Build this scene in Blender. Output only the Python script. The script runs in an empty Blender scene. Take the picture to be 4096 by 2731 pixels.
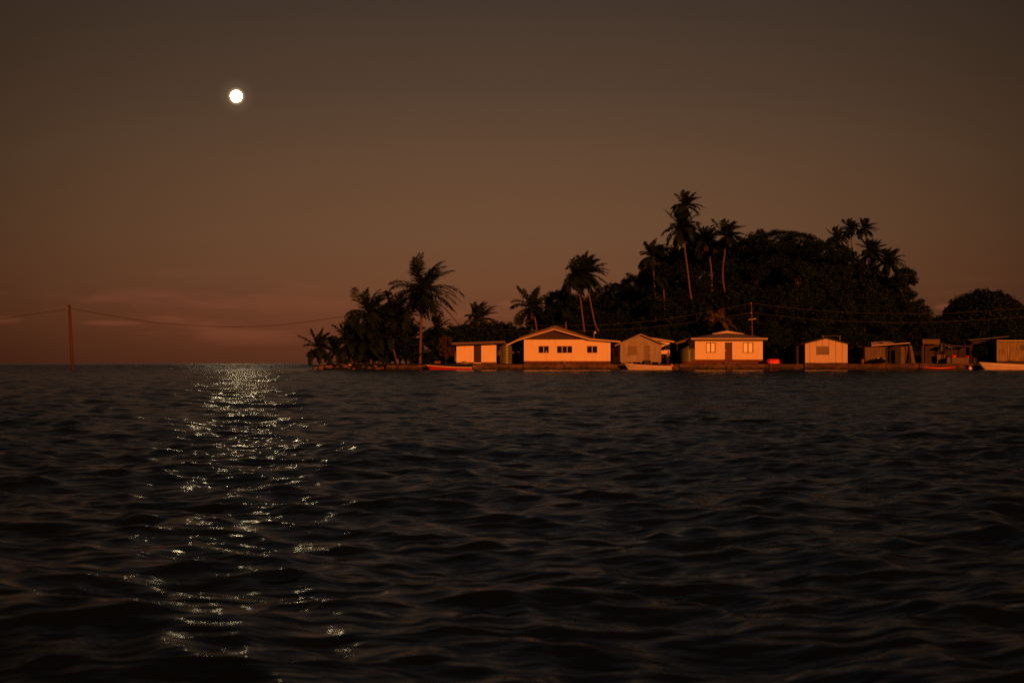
import bpy, math, random
import numpy as np
from mathutils import Vector

random.seed(7)
S = bpy.context.scene
COL = S.collection
R = math.radians
F = 5689.0          # focal length in photo pixels (50 mm on 36 mm, 4096 px wide)
HC = 0.9            # eye height above the water, metres
HOR = 1453.0        # photo row of the sea horizon


def X(px, Y): return (px - 2048.0) * Y / F
def Z(py, Y): return HC + (HOR - py) * Y / F
def lin(c): return tuple(((v / 255) / 12.92 if v / 255 <= .04045 else ((v / 255 + .055) / 1.055) ** 2.4) for v in c)


# ------------------------------------------------------------------ materials
def mat(name, col, rough=.8, var=.25, scale=3.0, bump=0.0, bscale=20.0, spec=.3, stretch=(1, 1, 1), dark=None):
    m = bpy.data.materials.new(name); m.use_nodes = True
    nt = m.node_tree; b = nt.nodes['Principled BSDF']
    b.inputs['Roughness'].default_value = rough
    b.inputs['Specular IOR Level'].default_value = spec
    tc = nt.nodes.new('ShaderNodeTexCoord')
    mp = nt.nodes.new('ShaderNodeMapping'); mp.inputs['Scale'].default_value = stretch
    nt.links.new(tc.outputs['Object'], mp.inputs['Vector'])
    n = nt.nodes.new('ShaderNodeTexNoise'); n.inputs['Scale'].default_value = scale
    n.inputs['Detail'].default_value = 5; n.inputs['Roughness'].default_value = .62
    nt.links.new(mp.outputs[0], n.inputs['Vector'])
    r = nt.nodes.new('ShaderNodeValToRGB')
    r.color_ramp.elements[0].position = .28; r.color_ramp.elements[1].position = .72
    d = dark if dark else tuple(c * (1 - var) for c in col)
    r.color_ramp.elements[0].color = (*d, 1)
    r.color_ramp.elements[1].color = (*[min(1, c * (1 + var * .5)) for c in col], 1)
    nt.links.new(n.outputs['Fac'], r.inputs['Fac'])
    nt.links.new(r.outputs['Color'], b.inputs['Base Color'])
    if bump:
        n2 = nt.nodes.new('ShaderNodeTexNoise'); n2.inputs['Scale'].default_value = bscale
        n2.inputs['Detail'].default_value = 4
        nt.links.new(mp.outputs[0], n2.inputs['Vector'])
        bp = nt.nodes.new('ShaderNodeBump'); bp.inputs['Strength'].default_value = 1
        bp.inputs['Distance'].default_value = bump
        nt.links.new(n2.outputs['Fac'], bp.inputs['Height'])
        nt.links.new(bp.outputs[0], b.inputs['Normal'])
    return m


def corrugated(name, col, rough=.5, var=.3):
    m = mat(name, col, rough, var, 1.4)
    nt = m.node_tree; b = nt.nodes['Principled BSDF']
    tc = nt.nodes.new('ShaderNodeTexCoord')
    w = nt.nodes.new('ShaderNodeTexWave'); w.inputs['Scale'].default_value = 4.2
    w.bands_direction = 'X'
    nt.links.new(tc.outputs['Object'], w.inputs['Vector'])
    bp = nt.nodes.new('ShaderNodeBump'); bp.inputs['Distance'].default_value = .02
    nt.links.new(w.outputs['Fac'], bp.inputs['Height']); nt.links.new(bp.outputs[0], b.inputs['Normal'])
    return m


def painted(name, col, stain, streaks=True):
    """painted render: faint mottling plus rain streaks"""
    m = mat(name, col, .85, .06, .8, .004, 14)
    nt = m.node_tree; b = nt.nodes['Principled BSDF']
    src = b.inputs['Base Color'].links[0].from_socket
    tc = nt.nodes.new('ShaderNodeTexCoord'); mp = nt.nodes.new('ShaderNodeMapping')
    mp.inputs['Scale'].default_value = (2.2, 2.2, .35)
    nt.links.new(tc.outputs['Object'], mp.inputs['Vector'])
    n = nt.nodes.new('ShaderNodeTexNoise'); n.inputs['Scale'].default_value = 1.6; n.inputs['Detail'].default_value = 6
    nt.links.new(mp.outputs[0], n.inputs['Vector'])
    mr = nt.nodes.new('ShaderNodeMapRange'); mr.inputs['From Min'].default_value = .52; mr.inputs['From Max'].default_value = .78
    mr.inputs['To Max'].default_value = .55
    nt.links.new(n.outputs['Fac'], mr.inputs['Value'])
    mx = nt.nodes.new('ShaderNodeMix'); mx.data_type = 'RGBA'
    nt.links.new(mr.outputs[0], mx.inputs['Factor']); nt.links.new(src, mx.inputs['A'])
    mx.inputs['B'].default_value = (*stain, 1)
    nt.links.new(mx.outputs['Result'], b.inputs['Base Color'])
    return m


M = {}
M['cream'] = painted('cream_paint', (.76, .60, .40), (.55, .38, .22))
M['cream2'] = painted('pale_paint', (.72, .58, .44), (.42, .30, .2))
M['plinth'] = mat('red_oxide_paint', (.115, .034, .025), .85, .35, 2)
M['brown'] = mat('brown_timber', (.12, .07, .05), .8, .3, 3, .004, 20)
M['gable'] = mat('dark_plywood', (.05, .030, .020), .85, .35, 2, .004, 12, stretch=(3, 3, .4))
M['fascia'] = mat('pale_fascia', (.55, .40, .32), .6, .12, 2)
M['fascia_brown'] = mat('brown_fascia', (.11, .058, .045), .6, .2, 2)
M['ply'] = mat('grey_plywood', (.32, .27, .22), .85, .22, 1.2, .004, 10, stretch=(2.5, 2.5, .5), dark=(.20, .16, .12))
M['plydark'] = mat('weathered_board', (.20, .15, .10), .85, .35, 2.5, .004, 10, stretch=(3, 3, .5))
M['shackboard'] = mat('shack_board', (.13, .09, .055), .85, .45, 2.0, .004, 10, stretch=(3, 3, .5))
M['board'] = mat('pale_board', (.55, .42, .32), .85, .12, 1.3, .004, 12, stretch=(3, 3, .35))
M['joint'] = mat('dark_joint', (.10, .06, .04), .9, .2)
M['oldboard'] = mat('stained_board', (.27, .20, .10), .85, .55, 1.6, .006, 12, stretch=(4, 4, .5), dark=(.07, .05, .03))
M['iron'] = corrugated('grey_iron', (.17, .16, .17))
M['rustiron'] = corrugated('rusty_iron', (.20, .13, .10))
M['darkiron'] = corrugated('dark_iron', (.05, .045, .045))
M['glass'] = mat('dark_glass', (.008, .008, .009), .05, .1, spec=.5)
M['curtain'] = mat('pale_louvre', (.86, .74, .50), .4, .22, 2.0, spec=.5, stretch=(1, 1, 6))
M['greenglass'] = mat('green_door_glass', (.06, .07, .05), .6, .2, spec=.2)
M['frame_dark'] = mat('dark_red_frame', (.10, .035, .03), .6, .2)
M['mullion'] = mat('pale_mullion', (.45, .33, .28), .5, .1)
M['door_red'] = mat('dark_red_door', (.10, .020, .014), .6, .25, 3)
M['door_dark'] = mat('dark_brown_door', (.03, .018, .014), .7, .3, 3)
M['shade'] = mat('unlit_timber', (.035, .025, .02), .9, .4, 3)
M['tank'] = mat('green_plastic_tank', (.105, .10, .045), .38, .15, 2, spec=.5)
M['concrete'] = mat('seawall_concrete', (.135, .078, .055), .95, .35, .9, .03, 6, dark=(.03, .02, .016))
M['concrete_mid'] = mat('old_concrete', (.10, .055, .04), .95, .35, 1.0, .03, 6, dark=(.02, .013, .011))
def tidemark(m):
    """wet, weed-dark band below the high water line"""
    nt = m.node_tree; b = nt.nodes['Principled BSDF']; src = b.inputs['Base Color'].links[0].from_socket
    ge = nt.nodes.new('ShaderNodeNewGeometry'); sp = nt.nodes.new('ShaderNodeSeparateXYZ'); nt.links.new(ge.outputs['Position'], sp.inputs[0])
    nz = nt.nodes.new('ShaderNodeTexNoise'); nz.inputs['Scale'].default_value = 1.7; nz.inputs['Detail'].default_value = 5; nt.links.new(ge.outputs['Position'], nz.inputs['Vector'])
    ma = nt.nodes.new('ShaderNodeMath'); ma.operation = 'MULTIPLY_ADD'; nt.links.new(nz.outputs['Fac'], ma.inputs[0]); ma.inputs[1].default_value = .9; nt.links.new(sp.outputs['Z'], ma.inputs[2])
    mr = nt.nodes.new('ShaderNodeMapRange'); mr.inputs['From Min'].default_value = .98; mr.inputs['From Max'].default_value = .62; nt.links.new(ma.outputs[0], mr.inputs['Value'])
    mx = nt.nodes.new('ShaderNodeMix'); mx.data_type = 'RGBA'; nt.links.new(mr.outputs[0], mx.inputs['Factor']); nt.links.new(src, mx.inputs['A']); mx.inputs['B'].default_value = (.014, .012, .010, 1)
    nt.links.new(mx.outputs['Result'], b.inputs['Base Color'])


tidemark(M['concrete']); tidemark(M['concrete_mid'])
M['concrete_dark'] = mat('wet_stone', (.075, .045, .035), .9, .5, 2.0, .03, 6)
M['step'] = mat('step_concrete', (.16, .10, .075), .95, .4, 2)
M['earth'] = mat('earth', (.008, .012, .009), .95, .5, .6, .05, 3)
M['sand'] = mat('sand_heap', (.30, .22, .14), .95, .3, 3, .03, 14)
M['rock'] = mat('shore_rock', (.15, .085, .065), .9, .5, 3, .03, 6)
M['palerock'] = mat('pale_rock', (.48, .34, .26), .9, .3, 4)
M['trunk'] = mat('palm_trunk', (.12, .065, .046), .9, .4, 2.2, .01, 16, stretch=(1, 1, 3))
M['bark'] = mat('bark', (.022, .018, .014), .9, .4, 3, .01, 12)
M['palebark'] = mat('pale_bark', (.10, .07, .05), .9, .35, 3, .01, 12)
M['pole'] = mat('pole_timber', (.07, .036, .022), .85, .3, 3, .004, 20, stretch=(6, 6, .4))
M['dull_red'] = mat('pole_red_band', (.20, .062, .03), .7, .25, 6)
M['redpaint'] = mat('red_hull_paint', (.36, .014, .009), .4, .15, 3, spec=.5)
M['whitepaint'] = mat('white_hull_paint', (.58, .46, .36), .45, .2, 2.2, spec=.5, stretch=(.6, 1, 3))
M['palerail'] = mat('pale_gunwale', (.74, .56, .50), .5, .12, 4)
M['boatin'] = mat('boat_inside', (.18, .12, .09), .7, .3, 3)
M['orange'] = mat('orange_plastic', (.62, .05, .02), .35, .08, 3, spec=.5)
M['redcloth'] = mat('red_tarpaulin', (.60, .02, .015), .5, .2, 4, .01, 8, spec=.4)
M['buoy'] = mat('white_buoy', (.75, .58, .50), .5, .15, 4)
M['black'] = mat('black_plastic', (.015, .014, .014), .4, .2, spec=.5)
M['metal'] = mat('galvanised_metal', (.42, .38, .36), .45, .2)
M['wire'] = mat('cable', (.035, .022, .016), .7, .1)
M['wirelight'] = mat('bare_cable', (.075, .07, .065), .6, .1)
M['skin'] = mat('skin', (.13, .07, .045), .6, .1)
M['pink'] = mat('pink_cotton', (.24, .12, .11), .9, .2)
M['navy'] = mat('dark_cotton', (.03, .03, .04), .9, .2)
M['hair'] = mat('black_hair', (.008, .007, .006), .6, .2)


def leafmat(name, c1, c2, rough=.6, spec=.25):
    m = mat(name, c1, rough, .3, .35, spec=spec, dark=c2)
    return m


M['palmleaf'] = leafmat('palm_leaf', (.0085, .019, .010), (.0045, .011, .006), .75, .12)
M['deadleaf'] = leafmat('dry_palm_leaf', (.055, .028, .014), (.03, .016, .008), .9, .05)
M['olive'] = leafmat('yellowing_palm_leaf', (.085, .062, .018), (.05, .035, .012), .8, .1)
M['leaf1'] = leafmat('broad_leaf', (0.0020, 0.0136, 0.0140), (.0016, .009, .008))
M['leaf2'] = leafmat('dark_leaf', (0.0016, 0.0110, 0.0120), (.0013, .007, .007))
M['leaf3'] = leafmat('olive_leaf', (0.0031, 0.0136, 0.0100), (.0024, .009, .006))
M['brownleaf'] = leafmat('brown_shrub_leaf', (.055, .034, .014), (.03, .02, .009), .8)

# ------------------------------------------------------------------ mesh builder
ORG = {}


class MB:
    def __init__(s): s.v = []; s.f = []

    def quad(s, a, b, c, d):
        i = len(s.v); s.v += [a, b, c, d]; s.f.append((i, i + 1, i + 2, i + 3))

    def box(s, x0, x1, y0, y1, z0, z1):
        i = len(s.v)
        s.v += [(x0, y0, z0), (x1, y0, z0), (x1, y1, z0), (x0, y1, z0), (x0, y0, z1), (x1, y0, z1), (x1, y1, z1), (x0, y1, z1)]
        s.f += [tuple(i + k for k in q) for q in ((0, 3, 2, 1), (4, 5, 6, 7), (0, 1, 5, 4), (1, 2, 6, 5), (2, 3, 7, 6), (3, 0, 4, 7))]
        return s

    def hexa(s, bot, top):
        """eight corners: four bottom (ccw from above), four top"""
        i = len(s.v); s.v += list(bot) + list(top)
        s.f += [tuple(i + k for k in q) for q in ((0, 3, 2, 1), (4, 5, 6, 7), (0, 1, 5, 4), (1, 2, 6, 5), (2, 3, 7, 6), (3, 0, 4, 7))]
        return s

    def band(s, top, bot, y0, y1):
        """solid between two x-z polylines, extruded from y0 to y1"""
        n = len(top); i = len(s.v)
        for (x, z) in top: s.v += [(x, y0, z), (x, y1, z)]
        j = len(s.v)
        for (x, z) in bot: s.v += [(x, y0, z), (x, y1, z)]
        for k in range(n - 1):
            a, b, c, d = i + 2 * k, i + 2 * k + 2, j + 2 * k + 2, j + 2 * k
            s.f += [(a, d, c, b), (a + 1, b + 1, c + 1, d + 1), (a, b, b + 1, a + 1), (d, d + 1, c + 1, c)]
        s.f += [(i, i + 1, j + 1, j), (i + 2 * n - 2, j + 2 * n - 2, j + 2 * n - 1, i + 2 * n - 1)]
        return s

    def tube(s, pts, rad, seg=8, cap=True):
        pts = [Vector(p) for p in pts]; n = len(pts); i = len(s.v)
        up = Vector((0, 1, 0))
        for k, p in enumerate(pts):
            t = (pts[min(k + 1, n - 1)] - pts[max(k - 1, 0)]).normalized()
            ref = up if abs(t.dot(up)) < .9 else Vector((1, 0, 0))
            a = t.cross(ref).normalized(); b = t.cross(a)
            r = rad[k] if isinstance(rad, (list, tuple)) else rad
            for q in range(seg):
                an = 2 * math.pi * q / seg
                s.v.append(tuple(p + (a * math.cos(an) + b * math.sin(an)) * r))
        for k in range(n - 1):
            for q in range(seg):
                a = i + k * seg + q; b = i + k * seg + (q + 1) % seg
                s.f.append((a, a + seg, b + seg, b))
        if cap:
            s.f.append(tuple(i + q for q in range(seg)))
            s.f.append(tuple(i + (n - 1) * seg + q for q in reversed(range(seg))))
        return s

    def lathe(s, cx, cy, prof, seg=28):
        i = len(s.v)
        for (r, z) in prof:
            for q in range(seg):
                an = 2 * math.pi * q / seg
                s.v.append((cx + r * math.cos(an), cy + r * math.sin(an), z))
        for k in range(len(prof) - 1):
            for q in range(seg):
                a = i + k * seg + q; b = i + k * seg + (q + 1) % seg
                s.f.append((a, b, b + seg, a + seg))
        s.f.append(tuple(i + (len(prof) - 1) * seg + q for q in range(seg)))
        return s

    def wall(s, x0, x1, z0, z1, y0, y1, holes=()):
        xs = sorted({x0, x1, *[h[0] for h in holes], *[h[1] for h in holes]})
        zs = sorted({z0, z1, *[h[2] for h in holes], *[h[3] for h in holes]})
        solid = {}
        for i in range(len(xs) - 1):
            for j in range(len(zs) - 1):
                cx, cz = (xs[i] + xs[i + 1]) / 2, (zs[j] + zs[j + 1]) / 2
                solid[i, j] = not any(h[0] < cx < h[1] and h[2] < cz < h[3] for h in holes)
        for (i, j), ok in solid.items():
            if not ok: continue
            a, b, c, d = xs[i], xs[i + 1], zs[j], zs[j + 1]
            s.quad((a, y0, c), (b, y0, c), (b, y0, d), (a, y0, d))
            s.quad((b, y1, c), (a, y1, c), (a, y1, d), (b, y1, d))
            if not solid.get((i - 1, j)): s.quad((a, y1, c), (a, y0, c), (a, y0, d), (a, y1, d))
            if not solid.get((i + 1, j)): s.quad((b, y0, c), (b, y1, c), (b, y1, d), (b, y0, d))
            if not solid.get((i, j - 1)): s.quad((a, y1, c), (b, y1, c), (b, y0, c), (a, y0, c))
            if not solid.get((i, j + 1)): s.quad((a, y0, d), (b, y0, d), (b, y1, d), (a, y1, d))
        return s

    def ring(s, x0, x1, z0, z1, y0, y1, w):
        s.box(x0, x1, y0, y1, z0, z0 + w); s.box(x0, x1, y0, y1, z1 - w, z1)
        s.box(x0, x0 + w, y0, y1, z0 + w, z1 - w); s.box(x1 - w, x1, y0, y1, z0 + w, z1 - w)
        return s

    def build(s, name, m, parent=None, smooth=False, loc=None):
        o0 = Vector(ORG[parent.name]) if parent else Vector(loc or (0, 0, 0))
        me = bpy.data.meshes.new(name)
        me.from_pydata([(a - o0.x, b - o0.y, c - o0.z) for (a, b, c) in s.v], [], s.f)
        if smooth: me.polygons.foreach_set('use_smooth', [True] * len(me.polygons))
        me.materials.append(M[m] if isinstance(m, str) else m)
        me.update()
        o = bpy.data.objects.new(name, me); COL.objects.link(o)
        if parent: o.parent = parent
        else: o.location = o0
        ORG[o.name] = tuple(o0)
        return o


def tag(o, label=None, cat=None, group=None, kind=None):
    if label: o['label'] = label
    if cat: o['category'] = cat
    if group: o['group'] = group
    if kind: o['kind'] = kind
    return o


def thing(name, loc, label, cat, group=None):
    o = bpy.data.objects.new(name, None); COL.objects.link(o); o.location = loc
    o.empty_display_size = .3
    ORG[o.name] = tuple(loc)
    return tag(o, label, cat, group)


def bevel(o, w=.03, seg=2):
    b = o.modifiers.new('bevel', 'BEVEL'); b.width = w; b.segments = seg
    return o


# ------------------------------------------------------------------ terrain
PR = [(900, 0), (1250, 0), (1700, .2), (1900, .6), (2200, 2.6), (2500, 7.0), (2700, 10.5), (2900, 13.3), (3100, 14.0), (3300, 12.6),
      (3500, 8.8), (3650, 4), (3800, 1.4), (4000, 1.5), (4600, 2), (5600, 2)]
PRX = [p[0] for p in PR]; PRZ = [p[1] for p in PR]
SHY = 182.0


def sstep(a, b, x): t = max(0, min(1, (x - a) / (b - a))); return t * t * (3 - 2 * t)


def terrain(x, y):
    px = 2048 + x * F / min(y, 225.0)
    h = float(np.interp(px, PRX, PRZ))
    rise = sstep(195, 224, y) * (1 - .8 * sstep(240, 300, y))
    z = .84 + h * rise + .06 * math.sin(x * 1.1) * math.cos(y * .9) * sstep(183.5, 187, y)
    # the shore line: left tip narrows to a point
    tip = X(1258, 184) + .5 * abs(y - 186)
    k = sstep(tip - 1.5, tip + 2.2, x + .4 * math.sin(y * 1.7))
    front = sstep(SHY - .2, SHY + .3, y) if x > X(1540, 182) else sstep(180.5, 184.5, y + .5 * math.sin(x * 1.9))
    return -.7 + (z + .7) * min(k, front)


g = MB()
xs = list(np.arange(-34, 40, .5)) + list(np.arange(40, 130, 2.0))
ys = list(np.arange(180, 190, .4)) + list(np.arange(190, 300, 2.0))
for yy in ys:
    for xx in xs: g.v.append((float(xx), float(yy), terrain(float(xx), float(yy))))
n = len(xs)
for j in range(len(ys) - 1):
    for i in range(n - 1):
        g.f.append((j * n + i, j * n + i + 1, (j + 1) * n + i + 1, (j + 1) * n + i))
tag(g.build('ground', 'earth', smooth=True), kind='structure')

# ------------------------------------------------------------------ sea
def build_sea():
    rng = np.random.default_rng(11)
    rows = [0.6]
    while rows[-1] < 26000:
        r = rows[-1]
        if r < 12: d = max(.016, r * .0030)
        elif r < 45: d = .036 + (r - 12) * .0035
        elif r < 200: d = .15 + (r - 45) * .0016
        else: d = min(.40 * (r / 200) ** 1.5, 500)
        rows.append(r + d)
    rows = np.array(rows, dtype=np.float64); spac = np.gradient(rows)
    dense = np.linspace(R(-24), R(24), 1000)
    coarse = np.linspace(R(24), R(336), 90)[1:-1]
    ang = np.concatenate([dense, coarse])
    nr, na = len(rows), len(ang)
    Rr, A = np.meshgrid(rows, ang, indexing='ij')
    x0 = (Rr * np.sin(A)).astype(np.float32); y0 = (Rr * np.cos(A)).astype(np.float32)
    zz = np.zeros_like(x0); dx = np.zeros_like(x0); dy = np.zeros_like(x0)
    calm = (1 - .74 * np.clip((y0 - 146) / 22, 0, 1) * np.clip((x0 + 42) / 12, 0, 1)).astype(np.float32)
    NW = 92
    lam = np.exp(np.linspace(math.log(.12), math.log(4.6), NW)) * np.exp(rng.normal(0, .06, NW))
    lam = np.concatenate([lam, np.exp(np.linspace(math.log(5), math.log(10), 22))])
    outer = np.clip((Rr - 150) / 150, 0, 1).astype(np.float32)
    # groups: gusts make patches rougher or smoother
    gust = (1 + .28 * np.sin(x0 * .21 + .9 * np.sin(y0 * .05)) * np.sin(y0 * .13 + .4) + .16 * np.sin(x0 * .57 + y0 * .31)).astype(np.float32)
    for L in lam:
        k = 2 * math.pi / L
        th = rng.normal(R(12), R(47))                  # travels mostly away from / toward the eye
        c, s = math.sin(th), math.cos(th)
        st = .0275 * (1.3 if L < .3 else 1.12 if L < .8 else .62 if L < 2.2 else .42)
        if L >= 5: st = .028
        amp = st / k
        res = np.clip((L / np.maximum(spac, 1e-4) - 2.2) / 2.5, 0, 1)
        cut = np.nonzero(res > 0)[0]
        m = cut[-1] + 1 if len(cut) else 0
        if m == 0: continue
        ph = (k * (c * x0[:m] + s * y0[:m]) + rng.uniform(0, 6.28)).astype(np.float32)
        w = (amp * res[:m])[:, None].astype(np.float32) * (gust[:m] if L < 1.5 else outer[:m] if L >= 5 else 1)
        zz[:m] += w * np.sin(ph); q = w * .8 * np.cos(ph)
        dx[:m] += c * q; dy[:m] += s * q
    zz *= calm; dx *= calm; dy *= calm
    near = np.clip((Rr - 1.2) / 1.5, 0, 1).astype(np.float32)
    co = np.stack([x0 + dx, y0 + dy, zz * (.35 + .65 * near)], axis=-1).reshape(-1, 3)
    idx = np.arange(nr * na).reshape(nr, na)
    nxt = np.roll(idx, -1, axis=1)
    q = np.stack([idx[:-1], idx[1:], nxt[1:], nxt[:-1]], axis=-1).reshape(-1, 4)[:, ::-1]
    me = bpy.data.meshes.new('sea')
    me.vertices.add(len(co)); me.vertices.foreach_set('co', co.astype(np.float32).ravel())
    nf = len(q)
    me.loops.add(nf * 4); me.loops.foreach_set('vertex_index', q.astype(np.int32).ravel())
    me.polygons.add(nf); me.polygons.foreach_set('loop_start', np.arange(0, nf * 4, 4, dtype=np.int32))
    me.polygons.foreach_set('use_smooth', np.ones(nf, dtype=bool))
    me.update(calc_edges=True)
    o = bpy.data.objects.new('sea', me); COL.objects.link(o); o.location.z = .09
    tag(o, kind='structure')
    m = bpy.data.materials.new('sea_water'); m.use_nodes = True
    nt = m.node_tree; b = nt.nodes['Principled BSDF']
    nt.nodes.remove(b)
    body = nt.nodes.new('ShaderNodeBsdfDiffuse'); body.inputs['Color'].default_value = (.003, .006, .007, 1)
    gl = nt.nodes.new('ShaderNodeBsdfGlossy'); gl.inputs['Roughness'].default_value = .125; gl.inputs['Color'].default_value = (.66, .755, .87, 1)
    fr = nt.nodes.new('ShaderNodeFresnel'); fr.inputs['IOR'].default_value = 1.333
    mixs = nt.nodes.new('ShaderNodeMixShader')
    nt.links.new(fr.outputs[0], mixs.inputs[0]); nt.links.new(body.outputs[0], mixs.inputs[1]); nt.links.new(gl.outputs[0], mixs.inputs[2])
    nt.links.new(mixs.outputs[0], nt.nodes['Material Output'].inputs['Surface'])
    ge = nt.nodes.new('ShaderNodeNewGeometry')
    sp = nt.nodes.new('ShaderNodeSeparateXYZ'); nt.links.new(ge.outputs['Position'], sp.inputs[0])
    def ramp(sock, a, b_, c, d):
        n = nt.nodes.new('ShaderNodeMapRange'); n.interpolation_type = 'SMOOTHSTEP'; nt.links.new(sock, n.inputs['Value'])
        for k, v in zip(('From Min', 'From Max', 'To Min', 'To Max'), (a, b_, c, d)): n.inputs[k].default_value = v
        return n.outputs[0]
    def mul(p, q, op='MULTIPLY'):
        n = nt.nodes.new('ShaderNodeMath'); n.operation = op
        for i, v in enumerate((p, q)):
            if isinstance(v, (int, float)): n.inputs[i].default_value = v
            else: nt.links.new(v, n.inputs[i])
        return n.outputs[0]
    lee = mul(ramp(sp.outputs['Y'], 146, 168, 0, 1), ramp(sp.outputs['X'], -42, -30, 0, 1))
    lee = mul(1, mul(lee, .70), 'SUBTRACT')
    opn = mul(1, mul(ramp(sp.outputs['Y'], 70, 230, 0, 1.2), ramp(sp.outputs['X'], -24, -38, 0, 1)), 'ADD')
    rough = mul(lee, opn)
    nt.links.new(mul(.12, mul(ramp(sp.outputs['Y'], 80, 240, 0, .14), ramp(sp.outputs['X'], -20, -36, 0, 1)), 'ADD'), gl.inputs['Roughness'])
    prev = None
    for sc, dist, st in ((11.0, .0165, (.42, 1.25, 1)), (2.6, .052, (.5, 1.35, 1)), (30.0, .0030, (.5, 1.2, 1))):
        mp = nt.nodes.new('ShaderNodeMapping'); mp.inputs['Scale'].default_value = st
        nt.links.new(ge.outputs['Position'], mp.inputs['Vector'])
        nz = nt.nodes.new('ShaderNodeTexNoise'); nz.inputs['Scale'].default_value = sc
        nz.inputs['Detail'].default_value = 1.5; nz.inputs['Roughness'].default_value = .45
        nt.links.new(mp.outputs[0], nz.inputs['Vector'])
        bp = nt.nodes.new('ShaderNodeBump'); bp.inputs['Strength'].default_value = 1
        nt.links.new(mul(rough, dist), bp.inputs['Distance'])
        nt.links.new(nz.outputs['Fac'], bp.inputs['Height'])
        if prev: nt.links.new(prev.outputs[0], bp.inputs['Normal'])
        prev = bp
    for q in (body, gl, fr): nt.links.new(prev.outputs[0], q.inputs['Normal'])
    me.materials.append(m)


build_sea()

# ------------------------------------------------------------------ palms
def palm(label, crown, r_px, trunk, Y, seed, n=24, wind=.55, dead=4, leaf='palmleaf', group='coconut palms on the island', lean=0, tr=.16, low=-38, up=82):
    rnd = random.Random(seed)
    cx, cz = X(crown[0], Y), Z(crown[1], Y)
    L = r_px * Y / F * 1.3
    bx = X(trunk[-1][0], Y); bz = terrain(bx, Y) - .1
    t = thing('palm_tree', (bx, Y, bz), label, 'palm tree', group)
    pts = [(cx, Y, cz)] + [(X(a, Y), Y, Z(b, Y)) for a, b in trunk]
    if pts[-1][2] > bz + .05: pts.append((bx + (pts[-1][0] - pts[-2][0]) * .3, Y, bz))
    # smooth the trunk line
    P = [Vector(p) for p in pts]; fine = []
    for k in range(len(P) - 1):
        p0, p1, p2, p3 = P[max(k - 1, 0)], P[k], P[k + 1], P[min(k + 2, len(P) - 1)]
        for q in range(6):
            u = q / 6
            fine.append(.5 * ((2 * p1) + (p2 - p0) * u + (2 * p0 - 5 * p1 + 4 * p2 - p3) * u * u + (3 * p1 - p0 - 3 * p2 + p3) * u ** 3))
    fine.append(P[-1]); N = len(fine)
    mb = MB(); mb.tube(fine, [tr * (.70 + .38 * (k / (N - 1)) ** 3 + .04 * (k % 2)) for k in range(N)], 9)
    mb.build('trunk', 'trunk', t, True)
    C = Vector((cx, Y, cz))
    live, dry = MB(), MB()
    n = int(n * 1.35)
    for i in range(n + dead):
        isdead = i >= n
        mb = dry if isdead else live
        az = rnd.uniform(0, 2 * math.pi) if isdead else (i + rnd.uniform(-.4, .4)) * 2.39996
        e = R(rnd.uniform(-80, -50)) if isdead else R(low + (up - low) * (((i + .5) / n) ** .85) + rnd.uniform(-10, 10))
        d = Vector((math.cos(az) * math.cos(e), math.sin(az) * math.cos(e), math.sin(e)))
        ln = L * rnd.uniform(.78, 1.08) * (.62 if isdead else 1) * (.86 if e > R(55) else 1)
        steps = 11; p = C + d * .05; line = [p.copy()]
        droop = rnd.uniform(.075, .14) * (.6 if e > R(40) else 1)
        for k in range(steps):
            u = (k + 1) / steps
            d = (d + Vector((wind * .16 * u * (1 + .6 * rnd.random()), .01, -droop * (0.35 + u * 1.5)))).normalized()
            p = p + d * ln / steps; line.append(p.copy())
        mb.tube(line, [.035 * (1 - .8 * k / steps) + .006 for k in range(steps + 1)], 4, False)
        npair = 46
        for k in range(npair):
            u = .10 + .90 * k / (npair - 1)
            f = u * steps; a = min(int(f), steps - 1); w = f - a
            q = line[a].lerp(line[a + 1], w); tg = (line[a + 1] - line[a]).normalized()
            sd = tg.cross(Vector((0, 0, 1)))
            if sd.length < .15: sd = tg.cross(Vector((0, 1, 0)))
            sd.normalize(); nrm = sd.cross(tg)
            ll = ln * .25 * rnd.uniform(.7, 1.12) * (math.sin(math.pi * min(1, u * .80 + .16)) ** .7) + .05
            for sg in (-1, 1):
                if rnd.random() < .03: continue
                dv = (sd * sg * .95 + tg * (.5 + .4 * u) + nrm * .12 + Vector((wind * .45, 0, -.34 - (.5 if isdead else 0))) * rnd.uniform(.4, 1.5) + Vector((rnd.gauss(0, .16), rnd.gauss(0, .16), rnd.gauss(0, .16)))).normalized()
                wv = dv.cross(nrm).normalized() * (.040 + .030 * rnd.random())
                e1 = q + dv * ll * .55 * rnd.uniform(.9, 1.1); e2 = e1 + (dv + Vector((wind * .2, 0, -.35))).normalized() * ll * .45
                mb.quad(tuple(q - wv * .5), tuple(q + wv * .5), tuple(e1 + wv), tuple(e1 - wv))
                i0 = len(mb.v); mb.v += [tuple(e1 - wv), tuple(e1 + wv), tuple(e2)]; mb.f.append((i0, i0 + 1, i0 + 2))
    live.build('crown', leaf, t)
    if dead: tag(dry.build('dry_fronds', 'deadleaf', t), 'dry brown fronds hanging under the crown')
    return t


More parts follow.
